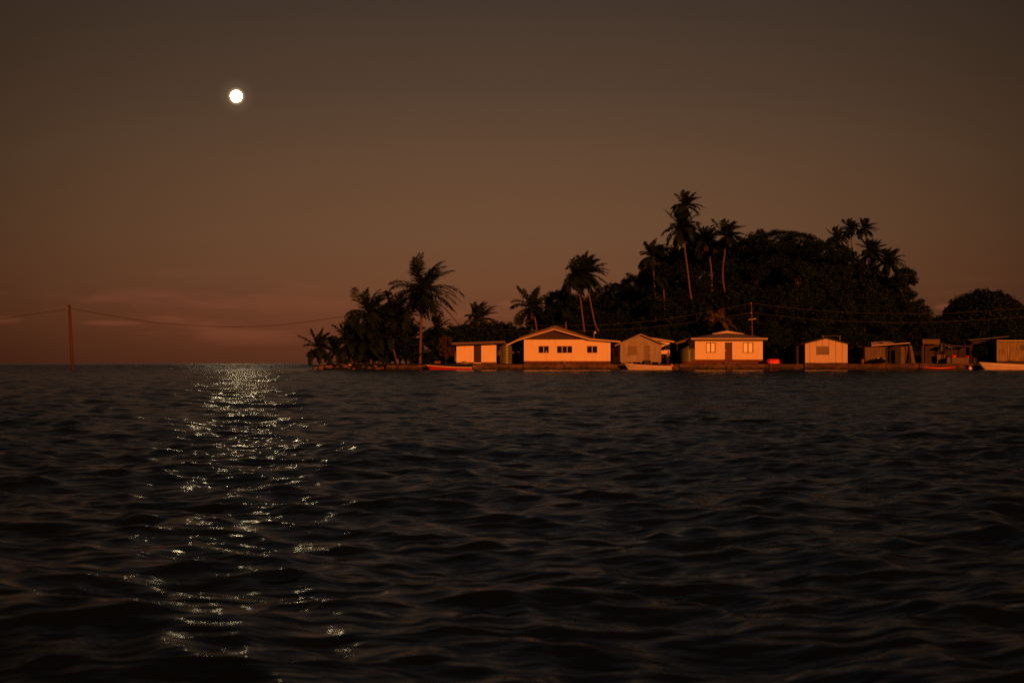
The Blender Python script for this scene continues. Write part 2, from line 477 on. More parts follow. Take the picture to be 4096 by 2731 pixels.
palm('small palm at the seaward tip of the island, leftmost of all', (1276, 1392), 78, [(1280, 1430), (1284, 1456)], 187, 1, 16, dead=2, tr=.17, up=88, wind=.35)
palm('small bushy palm just right of the outermost palm on the tip', (1347, 1402), 66, [(1350, 1430), (1352, 1456)], 188, 2, 15, dead=1, tr=.13, wind=.4)
palm('tall bent palm whose bare trunk base curves at the end of the rubble', (1478, 1258), 112, [(1465, 1310), (1430, 1385), (1424, 1420), (1420, 1456)], 189, 3, 26, wind=.8, dead=2, tr=.2)
palm('windblown palm crowded against the left of the tallest shore palm', (1585, 1262), 104, [(1590, 1320), (1598, 1400), (1600, 1456)], 191, 4, 24, wind=.8, dead=2)
palm('broad low palm in the middle of the dark left palm clump', (1510, 1335), 88, [(1515, 1390), (1518, 1456)], 188, 5, 22, dead=2, wind=.4)
palm('low palm filling the base of the dark left palm clump', (1432, 1352), 78, [(1436, 1400), (1438, 1456)], 190, 6, 20, dead=1, wind=.4)
palm('tallest shore palm with a straight reddish trunk left of the flat roofed house', (1689, 1166), 142, [(1686, 1215), (1684, 1300), (1682, 1380), (1680, 1448)], 186, 17, 26, wind=.5, dead=4, tr=.23)
palm('low spreading palm filling the left flank of the dark palm clump', (1400, 1368), 78, [(1402, 1410), (1403, 1456)], 189, 41, 22, dead=1, wind=.3)
palm('low palm in front of the bent palm, fronds almost on the ground', (1480, 1378), 82, [(1482, 1420), (1484, 1456)], 187.5, 42, 24, dead=1, wind=.3)
palm('dark palm in the heart of the left clump behind the dry skirted palm', (1552, 1298), 92, [(1556, 1360), (1560, 1456)], 193, 43, 26, dead=2, wind=.6)
palm('low palm between the dry skirted palm and the straight reddish trunk', (1622, 1392), 66, [(1624, 1420), (1625, 1456)], 188, 44, 20, dead=1, wind=.4)
palm('short palm with a dry skirt under the left palm clump', (1562, 1345), 66, [(1572, 1390), (1590, 1456)], 186.5, 8, 14, dead=9, wind=.3)
palm('low palm behind the trunk of the tallest shore palm', (1640, 1352), 74, [(1644, 1400), (1646, 1456)], 192, 9, 20, dead=2, wind=.5)
palm('stubby palm top over the bushes right of the tallest shore palm', (1752, 1312), 56, [(1752, 1370), (1752, 1456)], 205, 10, 16, dead=1, wind=.4)
palm('palm crown rising behind the flat roofed house', (1916, 1275), 68, [(1916, 1330), (1916, 1456)], 206, 11, 22, dead=2, wind=.5)
palm('palm with spread fronds above the left slope of the long house roof', (2132, 1232), 92, [(2140, 1275), (2148, 1330), (2150, 1400)], 202, 12, 22, dead=4, wind=.6, tr=.17)
palm('half hidden palm between the roof palm and the twin palms', (2255, 1232), 64, [(2262, 1280), (2264, 1340)], 207, 13, 18, dead=5, wind=.5)
palm('left one of the twin palms above the long house, straight trunk', (2308, 1112), 82, [(2317, 1160), (2328, 1250), (2338, 1340)], 203, 14, 24, dead=5, wind=.75, tr=.17)
palm('right one of the twin palms above the long house, curved trunk', (2346, 1092), 86, [(2352, 1150), (2366, 1230), (2382, 1300), (2408, 1352)], 205, 15, 26, dead=5, wind=.75, tr=.17)
palm('slim palm leaning out of the wood at the left shoulder of the hill', (2612, 1026), 66, [(2614, 1085), (2620, 1180), (2622, 1250)], 212, 16, 22, dead=5, wind=.85, tr=.14)
palm('shaggy palm low on the wooded slope behind the grey gabled hut', (2650, 1110), 58, [(2655, 1170), (2660, 1260)], 206, 29, 18, dead=9, wind=.6, tr=.14)
palm('highest palm of all on the hill, ragged crown against the sky', (2744, 824), 60, [(2740, 880), (2728, 980), (2722, 1080)], 224, 18, 22, dead=3, wind=.6, tr=.15, low=-25)
palm('big ragged palm under the highest one, long orange lit trunk', (2732, 912), 78, [(2738, 985), (2750, 1080), (2766, 1200), (2790, 1285)], 208, 19, 32, dead=6, wind=.5, tr=.19, low=-55)
palm('dark palm between the two long lit trunks on the hill', (2826, 968), 74, [(2838, 1030), (2846, 1100), (2848, 1265)], 213, 20, 24, dead=8, wind=.8, tr=.16)
palm('palm on the hill with a swaying lit trunk beside the wood edge', (2904, 945), 72, [(2900, 1000), (2891, 1090), (2898, 1160), (2914, 1210), (2922, 1280)], 211, 21, 24, dead=7, wind=.75, tr=.17)
palm('drooping tan palm right behind the hip roofed house', (2882, 1280), 62, [(2888, 1315), (2898, 1350)], 193.6, 22, 14, dead=12, wind=.25, leaf='olive', tr=.15, up=50)
palm('small dark palm above the tan palm behind the hip roofed house', (2846, 1222), 46, [(2850, 1260), (2852, 1300)], 204, 23, 16, dead=4, wind=.4, tr=.13)
palm('left palm of the three on the crest at the right of the wood', (3346, 950), 46, [(3348, 1000), (3352, 1060)], 228, 24, 20, dead=5, wind=.8, tr=.16)
palm('middle palm of the three on the crest at the right of the wood', (3402, 914), 42, [(3406, 965), (3412, 1040)], 230, 25, 20, dead=6, wind=.85, tr=.15)
palm('right palm of the three on the crest at the right of the wood', (3460, 914), 44, [(3466, 965), (3474, 1050)], 229, 26, 20, dead=6, wind=.85, tr=.15)
palm('bushy palm below the three crest palms', (3490, 1010), 58, [(3492, 1060), (3494, 1120)], 224, 27, 26, dead=3, wind=.5, tr=.17)
palm('bushy palm lowest on the right shoulder of the wood', (3556, 1050), 60, [(3552, 1100), (3546, 1180)], 221, 28, 26, dead=4, wind=.5, tr=.17)

# ------------------------------------------------------------------ broadleaf trees
def crown_mesh(name, seed, nclump, per, leaf, flat=1.0, m='leaf1', ragged=.25, shell=.72, csize=(.15, .33), even=0):
    rnd = random.Random(seed); mb = MB()
    def fib(i, n):
        z = 1 - 2 * (i + .5) / n; r = math.sqrt(1 - z * z)
        return Vector((r * math.cos(i * 2.39996), r * math.sin(i * 2.39996), z))
    for c in range(nclump):
        while True:
            p = Vector((rnd.uniform(-1, 1), rnd.uniform(-1, 1), rnd.uniform(-1, 1)))
            if .02 < p.length <= 1: break
        p = p.normalized() * (shell + (1 - shell) * rnd.random())
        if c < even: p = fib(c, even) * .92
        if p.z < -.35: p.z *= .6
        p *= 1 + rnd.uniform(-ragged, ragged * .6)
        p.z *= flat
        cr = rnd.uniform(*csize)
        for k in range(per):
            dv = Vector((rnd.gauss(0, 1), rnd.gauss(0, 1), rnd.gauss(0, .8))).normalized()
            q = p + dv * cr * rnd.uniform(.45, 1.12)
            nn = (dv + Vector((rnd.uniform(-.8, .8), rnd.uniform(-.8, .8), rnd.uniform(-.2, 1.1)))).normalized()
            t = nn.cross(Vector((rnd.uniform(-1, 1), rnd.uniform(-1, 1), rnd.uniform(-1, 1))))
            if t.length < .05: continue
            t.normalize(); b = nn.cross(t); s = leaf * rnd.uniform(.6, 1.35)
            mb.quad(tuple(q - t * s), tuple(q + b * s * .55 + nn * s * .15), tuple(q + t * s), tuple(q - b * s * .55 + nn * s * .15))
    me = bpy.data.meshes.new(name); me.from_pydata(mb.v, [], mb.f); me.materials.append(M[m]); me.update()
    return me


def limb_mesh(name, seed, h, rx, rz, m='bark', nl=7):
    """trunk from z=0 up to the crown centre at z=h, limbs out into a crown of radii rx, rz"""
    rnd = random.Random(seed); mb = MB(); k = rx / 3.0
    mb.tube([(0, 0, 0), (.06 * k, .03, h * .25), (-.06 * k, .05, h * .55), (.06 * k, 0, h * .9)], [.26 * k, .2 * k, .17 * k, .13 * k], 8)
    for i in range(nl):
        a = i * 2.4 + rnd.uniform(-.4, .4); z0 = h * rnd.uniform(.5, .88)
        e = Vector((math.cos(a) * rx * rnd.uniform(.4, .72), math.sin(a) * rx * rnd.uniform(.4, .72), h + rz * rnd.uniform(-.1, .5)))
        mid = Vector((e.x * .5, e.y * .5, z0 + (e.z - z0) * .4)) + Vector((rnd.uniform(-.2, .2), rnd.uniform(-.2, .2), 0))
        mb.tube([(0, 0, z0), tuple(mid), tuple(e)], [.11 * k, .08 * k, .03 * k], 6)
        for q in range(3):
            f = mid.lerp(e, rnd.uniform(.1, .7)); dd = Vector((rnd.uniform(-.3, .3) * rx, rnd.uniform(-.3, .3) * rx, rnd.uniform(0, .25) * rz))
            mb.tube([tuple(f), tuple(f + dd * .6), tuple(f + dd)], [.05 * k, .03 * k, .015 * k], 5)
    me = bpy.data.meshes.new(name); me.from_pydata(mb.v, [], mb.f); me.materials.append(M[m])
    me.polygons.foreach_set('use_smooth', [True] * len(me.polygons)); me.update()
    return me


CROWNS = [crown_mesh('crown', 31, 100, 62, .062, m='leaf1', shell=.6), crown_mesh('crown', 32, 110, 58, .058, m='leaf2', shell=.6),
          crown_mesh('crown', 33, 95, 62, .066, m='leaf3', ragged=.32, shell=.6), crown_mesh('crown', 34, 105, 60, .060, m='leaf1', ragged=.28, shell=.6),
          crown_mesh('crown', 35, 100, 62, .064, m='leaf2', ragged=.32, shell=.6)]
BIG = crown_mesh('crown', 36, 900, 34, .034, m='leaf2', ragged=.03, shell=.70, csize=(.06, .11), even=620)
UMB = crown_mesh('crown', 37, 420, 48, .030, m='leaf1', ragged=.06, shell=.6, csize=(.08, .15), even=260)
PALE = 'palebark'
WOODLABEL = 'dark broadleaf tree merging into the dense wood on the hill behind the houses'


def tree(px, top, w, Y, label=WOODLABEL, group='broadleaf trees of the hill wood', crown=None, limbs=None, hr=.8, name='broadleaf_tree', seed=0, cat='tree'):
    rnd = random.Random(seed * 131 + int(px))
    rx = w * Y / F / 2; rz = rx * hr
    x = X(px, Y); zt = Z(top, Y); zc = zt - rz * .95
    gz = terrain(x, Y) - .15
    if zc - gz < rz * .3: zc = gz + rz * .3
    t = thing(name, (x, Y, gz), label, cat, group)
    hgt = max(zc - gz, .6)
    tr_ = bpy.data.objects.new('trunk', limb_mesh('trunk', seed, hgt, rx, rz, limbs or 'bark', 10 if limbs else 5)); COL.objects.link(tr_); tr_.parent = t
    c = bpy.data.objects.new('crown', crown or CROWNS[rnd.randrange(len(CROWNS))]); COL.objects.link(c); c.parent = t
    c.location = (0, 0, zc - gz); c.scale = (rx, rx, rz); c.rotation_euler = (0, 0, rnd.uniform(0, 6.28))
    return t


SIL = [(1700, 1400), (1760, 1310), (1850, 1296), (1930, 1290), (2010, 1278), (2085, 1296), (2170, 1235), (2235, 1152), (2290, 1162),
       (2390, 1150), (2465, 1118), (2540, 1088), (2605, 1042), (2665, 972), (2720, 985), (2790, 935), (2860, 950), (2950, 955), (3050, 938),
       (3140, 932), (3230, 950), (3320, 978), (3400, 1005), (3470, 1050), (3540, 1090), (3605, 1122), (3655, 1190), (3705, 1252), (3760, 1275), (3810, 1290)]
SX = [a for a, b in SIL]; SIL = [(a, b + 10) for a, b in SIL]; SZ = [b for a, b in SIL]
for i, (px, tp) in enumerate(SIL):
    if px in (2950, 3050, 3140, 3230, 3320): tp += 16
    Y = 224 if px > 2150 else 210
    if px > 3640: Y = 212
    tree(px, tp, 118 if px > 2150 else 105, Y, seed=i)
for i, px in enumerate(range(2210, 3640, 95)):
    tree(px, float(np.interp(px, SX, SZ)) + 48, 135, 229, seed=700 + i)
for i, (px, tp) in enumerate(((3450, 1110), (3390, 1150), (3330, 1200), (3520, 1180), (3590, 1230), (2300, 1230), (2420, 1240), (2520, 1190), (3078, 1050), (2560, 1160), (2727, 1120), (3260, 1085), (3180, 1110), (2960, 1090))):
    tree(px, tp, 150, 216, seed=740 + i)
# lower rows of the wood, nearer and nearer the houses
k = 0
for row, (dy, Y) in enumerate(((60, 219), (120, 214), (185, 209), (250, 204), (315, 200))):
    for px in range(1770 + 37 * (row % 2), 3790, 88):
        s = float(np.interp(px, SX, SZ)); top = s + dy + random.uniform(-18, 18)
        if top > 1345: continue
        k += 1
        tree(px + random.uniform(-18, 18), top, random.uniform(95, 140), Y + random.uniform(-2, 2), seed=100 + k)
for px in range(1740, 3800, 82):     # front edge right behind the roofs
    tree(px + random.uniform(-15, 15), 1335 + random.uniform(-20, 12), random.uniform(85, 115), 197.5 + random.uniform(-1, 1), seed=300 + px)
    # each stands apart by a few metres on the foot of the slope
tree(3130, 926, 330, 220, 'wide umbrella shaped tree crowning the top of the hill wood', None, UMB, None, .42, seed=401)
tree(3290, 968, 250, 221, 'flat topped tree sloping down right of the umbrella shaped tree', None, UMB, None, .45, seed=402)
tree(2990, 946, 170, 221, 'round tree between the swaying palm and the umbrella shaped tree', None, CROWNS[3], None, .7, seed=403)
tree(3040, 916, 34, 226, 'tiny sprig topped tree poking above the crest of the wood', None, CROWNS[2], None, .8, seed=404)
tree(3190, 1045, 150, 209, 'thin tree with pale bare limbs showing through the wood', None, CROWNS[2], PALE, .62, seed=405)
tree(3940, 1166, 352, 232, 'great dome shaped tree standing alone above the huts at the right edge', None, BIG, None, .80, seed=406)
tree(3945, 1215, 300, 236, 'tree hidden in the shade of the great dome shaped tree', None, CROWNS[1], None, .8, seed=420)
tree(4150, 1262, 200, 236, 'round tree half cut by the right edge of the photo', None, CROWNS[1], None, .8, seed=407)
tree(3690, 1262, 130, 198, 'twiggy tree with pale branches over the tin roofed shack', None, CROWNS[2], PALE, .7, seed=408)
tree(3775, 1262, 120, 203, 'spreading tree left of the great dome shaped tree', None, CROWNS[4], None, .75, seed=409)
tree(3618, 1066, 110, 219, 'leafy branch end jutting from the right shoulder of the wood', None, CROWNS[0], None, .9, seed=410)
tree(3870, 1290, 140, 204, 'low dark tree behind the open stall', None, CROWNS[1], None, .6, seed=411)
tree(4020, 1300, 150, 206, 'low dark tree behind the hut at the right edge', None, CROWNS[3], None, .6, seed=412)

# shrubs
def shrub(px, top, w, Y, label, crown=2, m=None, group='shrubs along the shore', hr=.8):
    o = tree(px, top, w, Y, label, group, CROWNS[crown] if m is None else m, None, hr, 'shrub', int(px), 'shrub')
    return o


BRN = crown_mesh('crown', 38, 46, 60, .085, m='brownleaf')
shrub(1782, 1348, 66, 186, 'brownish upright bush left of the flat roofed house', m=BRN, hr=1.5)
shrub(1238 + 12, 1398, 46, 186.5, 'round bush under the leftmost palm', 1, hr=.9)
shrub(1370, 1430, 60, 188, 'low bush between the two short posts on the tip', 1, hr=.5)
shrub(1460, 1385, 110, 190, 'dark bush beneath the left palm clump', 1)
shrub(1545, 1370, 120, 190, 'dark bush behind the left seawall block', 0)
shrub(1640, 1365, 120, 187, 'leafy bush left of the straight reddish palm trunk', 4)
shrub(1725, 1400, 90, 188, 'leafy bush right of the straight reddish palm trunk', 1)
shrub(1760, 1330, 120, 195, 'tall bush behind the brownish upright bush', 3)
shrub(1850, 1292, 140, 197, 'tall bush behind the flat roof', 0)
shrub(1955, 1284, 140, 198, 'tall bush between the flat roof and the long house', 1)
shrub(2060, 1340, 80, 196, 'dark bush behind the left water tank', 1)
shrub(3140, 1360, 120, 191, 'dark bush between the hip roofed house and the board clad shed', 1)
shrub(3190, 1330, 120, 196, 'tall dark bush behind the board clad shed', 2)
shrub(3430, 1350, 130, 194, 'dark bush right of the board clad shed', 1)
shrub(3935, 1370, 80, 188, 'leafy bush in front of the dark hut at the right', 2)
shrub(3515, 1432, 60, 184.3, 'low plants among the crates before the tin roofed shack', 2, hr=.4)

# ------------------------------------------------------------------ houses
def window(parent, px0, px1, py0, py1, Y, cols, pane='glass', fr='frame_dark', mull='mullion', depth=.10):
    x0, x1, z0, z1 = X(px0, Y), X(px1, Y), Z(py1, Y), Z(py0, Y)
    w = MB().ring(x0 - .004, x1 + .004, z0 - .004, z1 + .004, Y - .035, Y + .12, .075).build('window', fr, parent)
    p = MB(); p.box(x0 + .07, x1 - .07, Y + depth, Y + depth + .02, z0 + .07, z1 - .07)
    p.build('pane', pane, w)
    mb = MB()
    for i in range(1, cols):
        c = x0 + (x1 - x0) * i / cols
        mb.box(c - .05, c + .05, Y - .02, Y + .09, z0 + .073, z1 - .073)
    mb.build('mullion', mull, w)
    return w


def hole(px0, px1, py0, py1, Y): return (X(px0, Y), X(px1, Y), Z(py1, Y), Z(py0, Y))


# --- flat roofed house
Y = 186.0
h = thing('house', (X(1905, Y), Y, .84), 'small cream house with a flat mono pitch roof and one dark doorway', 'house')
door = hole(1895, 1925, 1381, 1450, Y)
zt, zb = Z(1376, Y), .80
mb = MB(); x0, x1 = X(1826, Y), X(1985, Y)
mb.wall(x0, x1, zb, zt, Y, Y + .18, [door]); mb.box(x0, x0 + .18, Y + .18, Y + 5, zb, zt); mb.box(x1 - .18, x1, Y + .18, Y + 5, zb, zt)
mb.box(x0, x1, Y + 5, Y + 5.18, zb, zt)
mb.build('wall', 'cream', h)
MB().box(door[0], door[1], Y + .10, Y + .15, door[2], door[3]).build('door', 'door_dark', h)
mb = MB(); mb.box(X(1826, Y) - .02, X(1895, Y) - .01, Y - .03, Y - .002, .86, 1.04); mb.box(X(1925, Y) + .01, X(1984, Y), Y - .03, Y - .002, .91, 1.06)
mb.build('plinth', 'plinth', h)
rl, rr = X(1806, Y - 1.2), X(2022, Y - 1.2)
zl, zr = Z(1371, Y - 1.2), Z(1364, Y - 1.2)
mb = MB(); mb.band([(rl, zl + .02), (rr, zr + .02)], [(rl, zl - .03), (rr, zr - .03)], Y - 1.22, Y + 5.6); mb.build('roof', 'iron', h)
mb = MB(); mb.band([(rl + .03, zl - .034), (rr - .03, zr - .034)], [(rl + .03, zl - .27), (rr - .03, zr - .27)], Y - 1.2, Y - 1.15)
mb.build('fascia', 'fascia_brown', h)
MB().box(X(1825, Y), X(1990, Y), Y - .7, Y - .035, .78, .90).build('step', 'step', h)

# --- hut behind it with a pale barge board
Y = 196.0
h = thing('hut', (X(1745, Y), Y, .8), 'barely seen hut with a pale sloping barge board behind the brownish bush', 'hut')
mb = MB(); mb.band([(X(1721, Y), Z(1389, Y)), (X(1820, Y), Z(1360, Y))], [(X(1721, Y), Z(1395, Y)), (X(1820, Y), Z(1366, Y))], Y, Y + .05); mb.build('barge_board', 'fascia', h)
mb = MB(); mb.band([(X(1719, Y), Z(1388, Y)), (X(1822, Y), Z(1358, Y))], [(X(1719, Y), Z(1388.9, Y)), (X(1822, Y), Z(1358.9, Y))], Y - .1, Y + 3); mb.build('roof', 'iron', h)
MB().box(X(1724, Y), X(1815, Y), Y + .3, Y + 3, .7, Z(1396, Y)).build('wall', 'shade', h)
MB().box(X(1748, Y), X(1751, Y), Y - .05, Y - .005, .7, Z(1388, Y)).build('post', 'fascia', h)
Y = 199.0
h = thing('hut', (X(1910, Y), Y, .8), 'hut with a low grey iron roof seen over the flat roofed house', 'hut')
mb = MB(); mb.band([(X(1850, Y), Z(1362, Y)), (X(1900, Y), Z(1352, Y)), (X(1965, Y), Z(1362, Y))], [(X(1850, Y), Z(1364, Y)), (X(1900, Y), Z(1354, Y)), (X(1965, Y), Z(1364, Y))], Y, Y + 4)
mb.build('roof', 'iron', h)
MB().box(X(1856, Y), X(1960, Y), Y + .3, Y + 4, .7, Z(1365, Y)).build('wall', 'shade', h)

# --- water tanks
def tank(px0, px1, pt, pb, Y, label, neck=False, stand=None):
    cx = (X(px0, Y) + X(px1, Y)) / 2; r = (X(px1, Y) - X(px0, Y)) / 2; z0, z1 = Z(pb, Y), Z(pt, Y)
    base = z0 if not stand else .84
    t = thing('water_tank', (cx, Y, base), label, 'water tank', 'plastic rainwater tanks')
    prof = [(r * .98, z0)]; nr = 7
    for i in range(nr):
        a = z0 + (z1 - z0) * (i + .1) / nr; b = z0 + (z1 - z0) * (i + .9) / nr
        prof += [(r * .965, a), (r, a + .06), (r, b - .06), (r * .965, b)]
    prof += [(r * .96, z1), (r * .55, z1 + .18), (r * .25, z1 + .24)]
    MB().lathe(cx, Y, prof, 40).build('body', 'tank', t, True)
    zz = z1 + .24
    MB().lathe(cx, Y, [(r * .25, zz - .06), (r * .26, zz + .1), (r * .22, zz + .14)], 20).build('lid', 'tank', t, True)
    if stand:
        MB().lathe(cx, Y, [(r * 1.03, .78), (r * 1.03, z0 - .004)], 30).build('stand', 'plinth', t)
    MB().tube([(cx + r * .5, Y - r * .84, z1), (cx + r * .5, Y - r * .88, z0 + .5)], .035, 6).build('pipe', 'shade', t)
    return t


tank(1999, 2049, 1384, 1457, 185.6, 'tall ribbed plastic water tank between the flat roofed and the long house')
tank(2723, 2779, 1397, 1445, 185.4, 'squat ribbed water tank on a low stand beside the hip roofed house', True, True)

# --- long house
Y = 185.5
h = thing('house', (X(2268, Y), Y, .84), 'long cream house with a brown gable and three dark windows', 'house')
holes = [hole(2154.6, 2195, 1384, 1411, Y), hole(2228.5, 2288.5, 1384, 1411, Y), hole(2348.5, 2389, 1384, 1411, Y)]
x0, x1 = X(2096, Y), X(2442, Y); zb = Z(1444, Y); zt = Z(1373, Y)
mb = MB(); mb.wall(x0, x1, zb, zt, Y, Y + .18, holes)
mb.band([(x0, Z(1358, Y)), (X(2330, Y), Z(1358, Y)), (X(2358, Y), Z(1361, Y)), (x1, Z(1369, Y))], [(x0, zt), (X(2330, Y), zt), (X(2358, Y), zt), (x1, zt)], Y, Y + .18)
mb.box(x0, x0 + .18, Y + .185, Y + 8, zb, Z(1372, Y)); mb.box(x1 - .18, x1, Y + .185, Y + 8, zb, Z(1372, Y)); mb.box(x0, x1, Y + 8, Y + 8.18, zb, Z(1372, Y))
mb.build('wall', 'cream', h)
mb = MB(); mb.box(x0 + .02, x1 - .02, Y - .025, Y + 8, .70, zb - .003); mb.build('plinth', 'plinth', h)
pk = (X(2216, Y), Z(1319, Y))
mb = MB(); mb.band([(X(2110, Y), Z(1353, Y)), pk, (X(2328, Y), Z(1353, Y))], [(X(2110, Y), Z(1357.6, Y)), (pk[0], Z(1357.6, Y)), (X(2328, Y), Z(1357.6, Y))], Y - .02, Y + .10)
mb.build('gable', 'gable', h)
for (px0, px1, c) in ((2154.6, 2195, 2), (2228.5, 2288.5, 3), (2348.5, 2389, 2)): window(h, px0, px1, 1384, 1411, Y, c)
Yf = Y - .7
top = [(2026, 1379), (2070, 1358), (2216, 1314), (2357, 1354), (2482, 1364.5)]
fx = [(X(a, Yf), Z(b, Yf)) for a, b in top]
mb = MB(); mb.band([(a, b + .004) for a, b in fx], [(a, b - .17) for a, b in fx], Yf, Yf + .05); mb.build('fascia', 'fascia', h)
mb = MB(); mb.band([(a, b + .07) for a, b in fx], [(a, b + .01) for a, b in fx], Yf - .06, Y + 3.2); mb.build('roof', 'rustiron', h)
# raised rear roof
Yr = Y + 3.4
top = [(2076, 1350), (2221, 1302), (2372, 1354)]
fx = [(X(a, Yr), Z(b, Yr)) for a, b in top]
rf = MB(); rf.band([(a, b + .05) for a, b in fx], [(a, b) for a, b in fx], Yr, Y + 9); rr_ = rf.build('raised_roof', 'darkiron', h)
mb = MB(); mb.band([(a, b - .004) for a, b in fx], [(a, b - .55) for a, b in fx], Yr + .02, Yr + .08); mb.build('barge_board', 'fascia_brown', rr_)
mb = MB(); mb.tube([(X(2259, Y - 1), Y - 1, .8), (X(2259, Y - 1), Y - 1, Z(1440, Y)), (X(2259.6, Y - 1) + .1, Y - 1, Z(1438, Y))], .04, 6)
tag(mb.build('standpipe', 'metal', loc=(X(2259, Y - 1), Y - 1, .84)), 'short standpipe tap in front of the middle window of the long house', 'tap')
mb = MB(); mb.lathe(X(2185, Y), Y + .03, [(.05, Z(1410.6, Y) + .08), (.07, Z(1410.6, Y) + .25)], 12)
tag(mb.build('cup', 'palerail', loc=(X(2185, Y), Y + .03, Z(1410.6, Y) + .08)), 'small pale cup standing in the left window of the long house', 'cup')
Ya = Y + 4.5
t = thing('mast', (X(2376, Ya), Ya, Z(1356, Ya)), 'thin mast with two small orange lit plates rising over the long house roof', 'mast')
MB().tube([(X(2376, Ya), Ya, Z(1372, Ya)), (X(2376.5, Ya), Ya, Z(1326, Ya))], .03, 6).build('pole', 'metal', t)
for a, b, c in ((2377, 1325, 1328.5), (2377.5, 1330, 1334)):
    mb = MB(); mb.hexa([(X(a, Ya), Ya - .05, Z(c + 1, Ya)), (X(a + 7, Ya), Ya - .05, Z(c - .5, Ya)), (X(a + 7, Ya), Ya - .01, Z(c - .5, Ya)), (X(a, Ya), Ya - .01, Z(c + 1, Ya))],
                       [(X(a, Ya), Ya - .05, Z(b + 1, Ya)), (X(a + 7, Ya), Ya - .05, Z(b - .5, Ya)), (X(a + 7, Ya), Ya - .01, Z(b - .5, Ya)), (X(a, Ya), Ya - .01, Z(b + 1, Ya))])
    mb.build('plate', 'fascia', t)

# --- narrow house in the gap
Y = 190.0
h = thing('house', (X(2466, Y), Y, .84), 'narrow slice of a pale house in the gap right of the long house', 'house')
hl = hole(2461, 2476, 1400, 1424, Y)
mb = MB(); mb.wall(X(2452, Y), X(2500, Y), Z(1452, Y), Z(1391, Y), Y, Y + .15, [hl]); mb.box(X(2452, Y), X(2500, Y), Y + .149, Y + 4, Z(1451.5, Y), Z(1391.5, Y)); mb.build('wall', 'cream2', h)
window(h, 2461, 2476, 1400, 1424, Y, 2)
mb = MB(); mb.box(X(2445, Y), X(2502, Y), Y - .5, Y + 4.2, Z(1390.7, Y), Z(1388, Y)); mb.build('roof', 'rustiron', h)

# --- grey gabled hut
Y = 185.2
h = thing('hut', (X(2563, Y), Y, .84), 'grey plywood gabled hut on stumps with a boarded window and plain door', 'hut')
hw, hd = hole(2511, 2549, 1384, 1415, Y), hole(2576, 2599, 1382, 1444, Y)
x0, x1, zb = X(2481.5, Y), X(2645, Y), Z(1448, Y); ze = Z(1376, Y)
mb = MB(); mb.wall(x0, x1, zb, ze, Y, Y + .1, [hw, hd])
mb.band([(x0, Z(1374, Y)), (X(2563, Y), Z(1342, Y)), (x1, Z(1373, Y))], [(x0, ze), (X(2563, Y), ze), (x1, ze)], Y, Y + .1)
mb.box(x0, x0 + .1, Y + .105, Y + 5, zb, Z(1376, Y)); mb.box(x1 - .1, x1, Y + .105, Y + 5, zb, Z(1376, Y)); mb.box(x0, x1, Y + 5, Y + 5.1, zb, Z(1376, Y))
mb.box(x0 + .1, x1 - .1, Y + .105, Y + 4.99, zb, zb + .06)
mb.build('wall', 'ply', h)
w = MB().box(hw[0] + .002, hw[1] - .002, Y - .03, Y + .05, hw[2], hw[3]).build('shutter', 'plydark', h)
MB().box(hw[0] - .15, hw[1] + .03, Y - .12, Y - .034, hw[2] - .10, hw[2] - .01).build('sill', 'plydark', w)
d = MB().box(hd[0] + .02, hd[1] - .02, Y + .03, Y + .07, hd[2] + .02, hd[3] - .02).build('door', 'plydark', h)
MB().lathe(hd[1] - .14, Y - .0, [(.03, hd[2] + 1.0), (.045, hd[2] + 1.04), (.03, hd[2] + 1.08)], 8).build('handle', 'metal', d)
top = [(2459, 1381), (2563, 1335), (2666, 1378)]
fx = [(X(a, Y - .5), Z(b, Y - .5)) for a, b in top]
mb = MB(); mb.band([(a, b + .05) for a, b in fx], [(a, b) for a, b in fx], Y - .52, Y + 5.4); mb.build('roof', 'iron', h)
mb = MB(); mb.band([(a, b - .004) for a, b in fx], [(a, b - .15) for a, b in fx], Y - .5, Y - .45); mb.build('fascia', 'ply', h)
for px in (2490, 2528, 2566, 2604, 2638):
    MB().box(X(px, Y) - .12, X(px, Y) + .12, Y + .1, Y + .34, .75, zb - .004).build('stump', 'plydark', h)
mb = MB(); mb.box(X(2574, Y), X(2602, Y), Y - .85, Y - .02, .78, Z(1447, Y)); mb.box(X(2574, Y), X(2602, Y), Y - .42, Y - .02, Z(1447, Y) + .003, Z(1441, Y)); mb.build('steps', 'shade', h)

# --- pale stilt house behind it
Y = 192.0
h = thing('house', (X(2650, Y), Y, .84), 'pale stilt house showing one dark window right of the grey gabled hut', 'house')
hw = hole(2648, 2659, 1386, 1401, Y)
mb = MB(); mb.wall(X(2600, Y), X(2679, Y), Z(1416, Y), Z(1360, Y), Y, Y + .15, [hw]); mb.box(X(2600, Y), X(2679, Y), Y + .155, Y + 5, Z(1416, Y), Z(1362, Y)); mb.build('wall', 'cream2', h)
window(h, 2648, 2659, 1386, 1401, Y, 1)
fx = [(X(a, Y - .5), Z(b, Y - .5)) for a, b in ((2590, 1348), (2698, 1365))]
mb = MB(); mb.band([(a, b + .05) for a, b in fx], [(a, b) for a, b in fx], Y - .55, Y + 5.4); mb.build('roof', 'rustiron', h)
mb = MB(); mb.band([(a, b - .004) for a, b in fx], [(a, b - .18) for a, b in fx], Y - .5, Y - .45); mb.build('fascia', 'fascia', h)
for px in (2606, 2640, 2675): MB().box(X(px, Y) - .1, X(px, Y) + .1, Y + .1, Y + .3, .7, Z(1416, Y) - .004).build('stilt', 'shade', h)
MB().box(X(2604, Y), X(2680, Y), Y + 1.2, Y + 1.3, .7, Z(1416, Y) - .01).build('underfloor_shade', 'shade', h)  # added dark sheet, stands for the shade under the raised floor

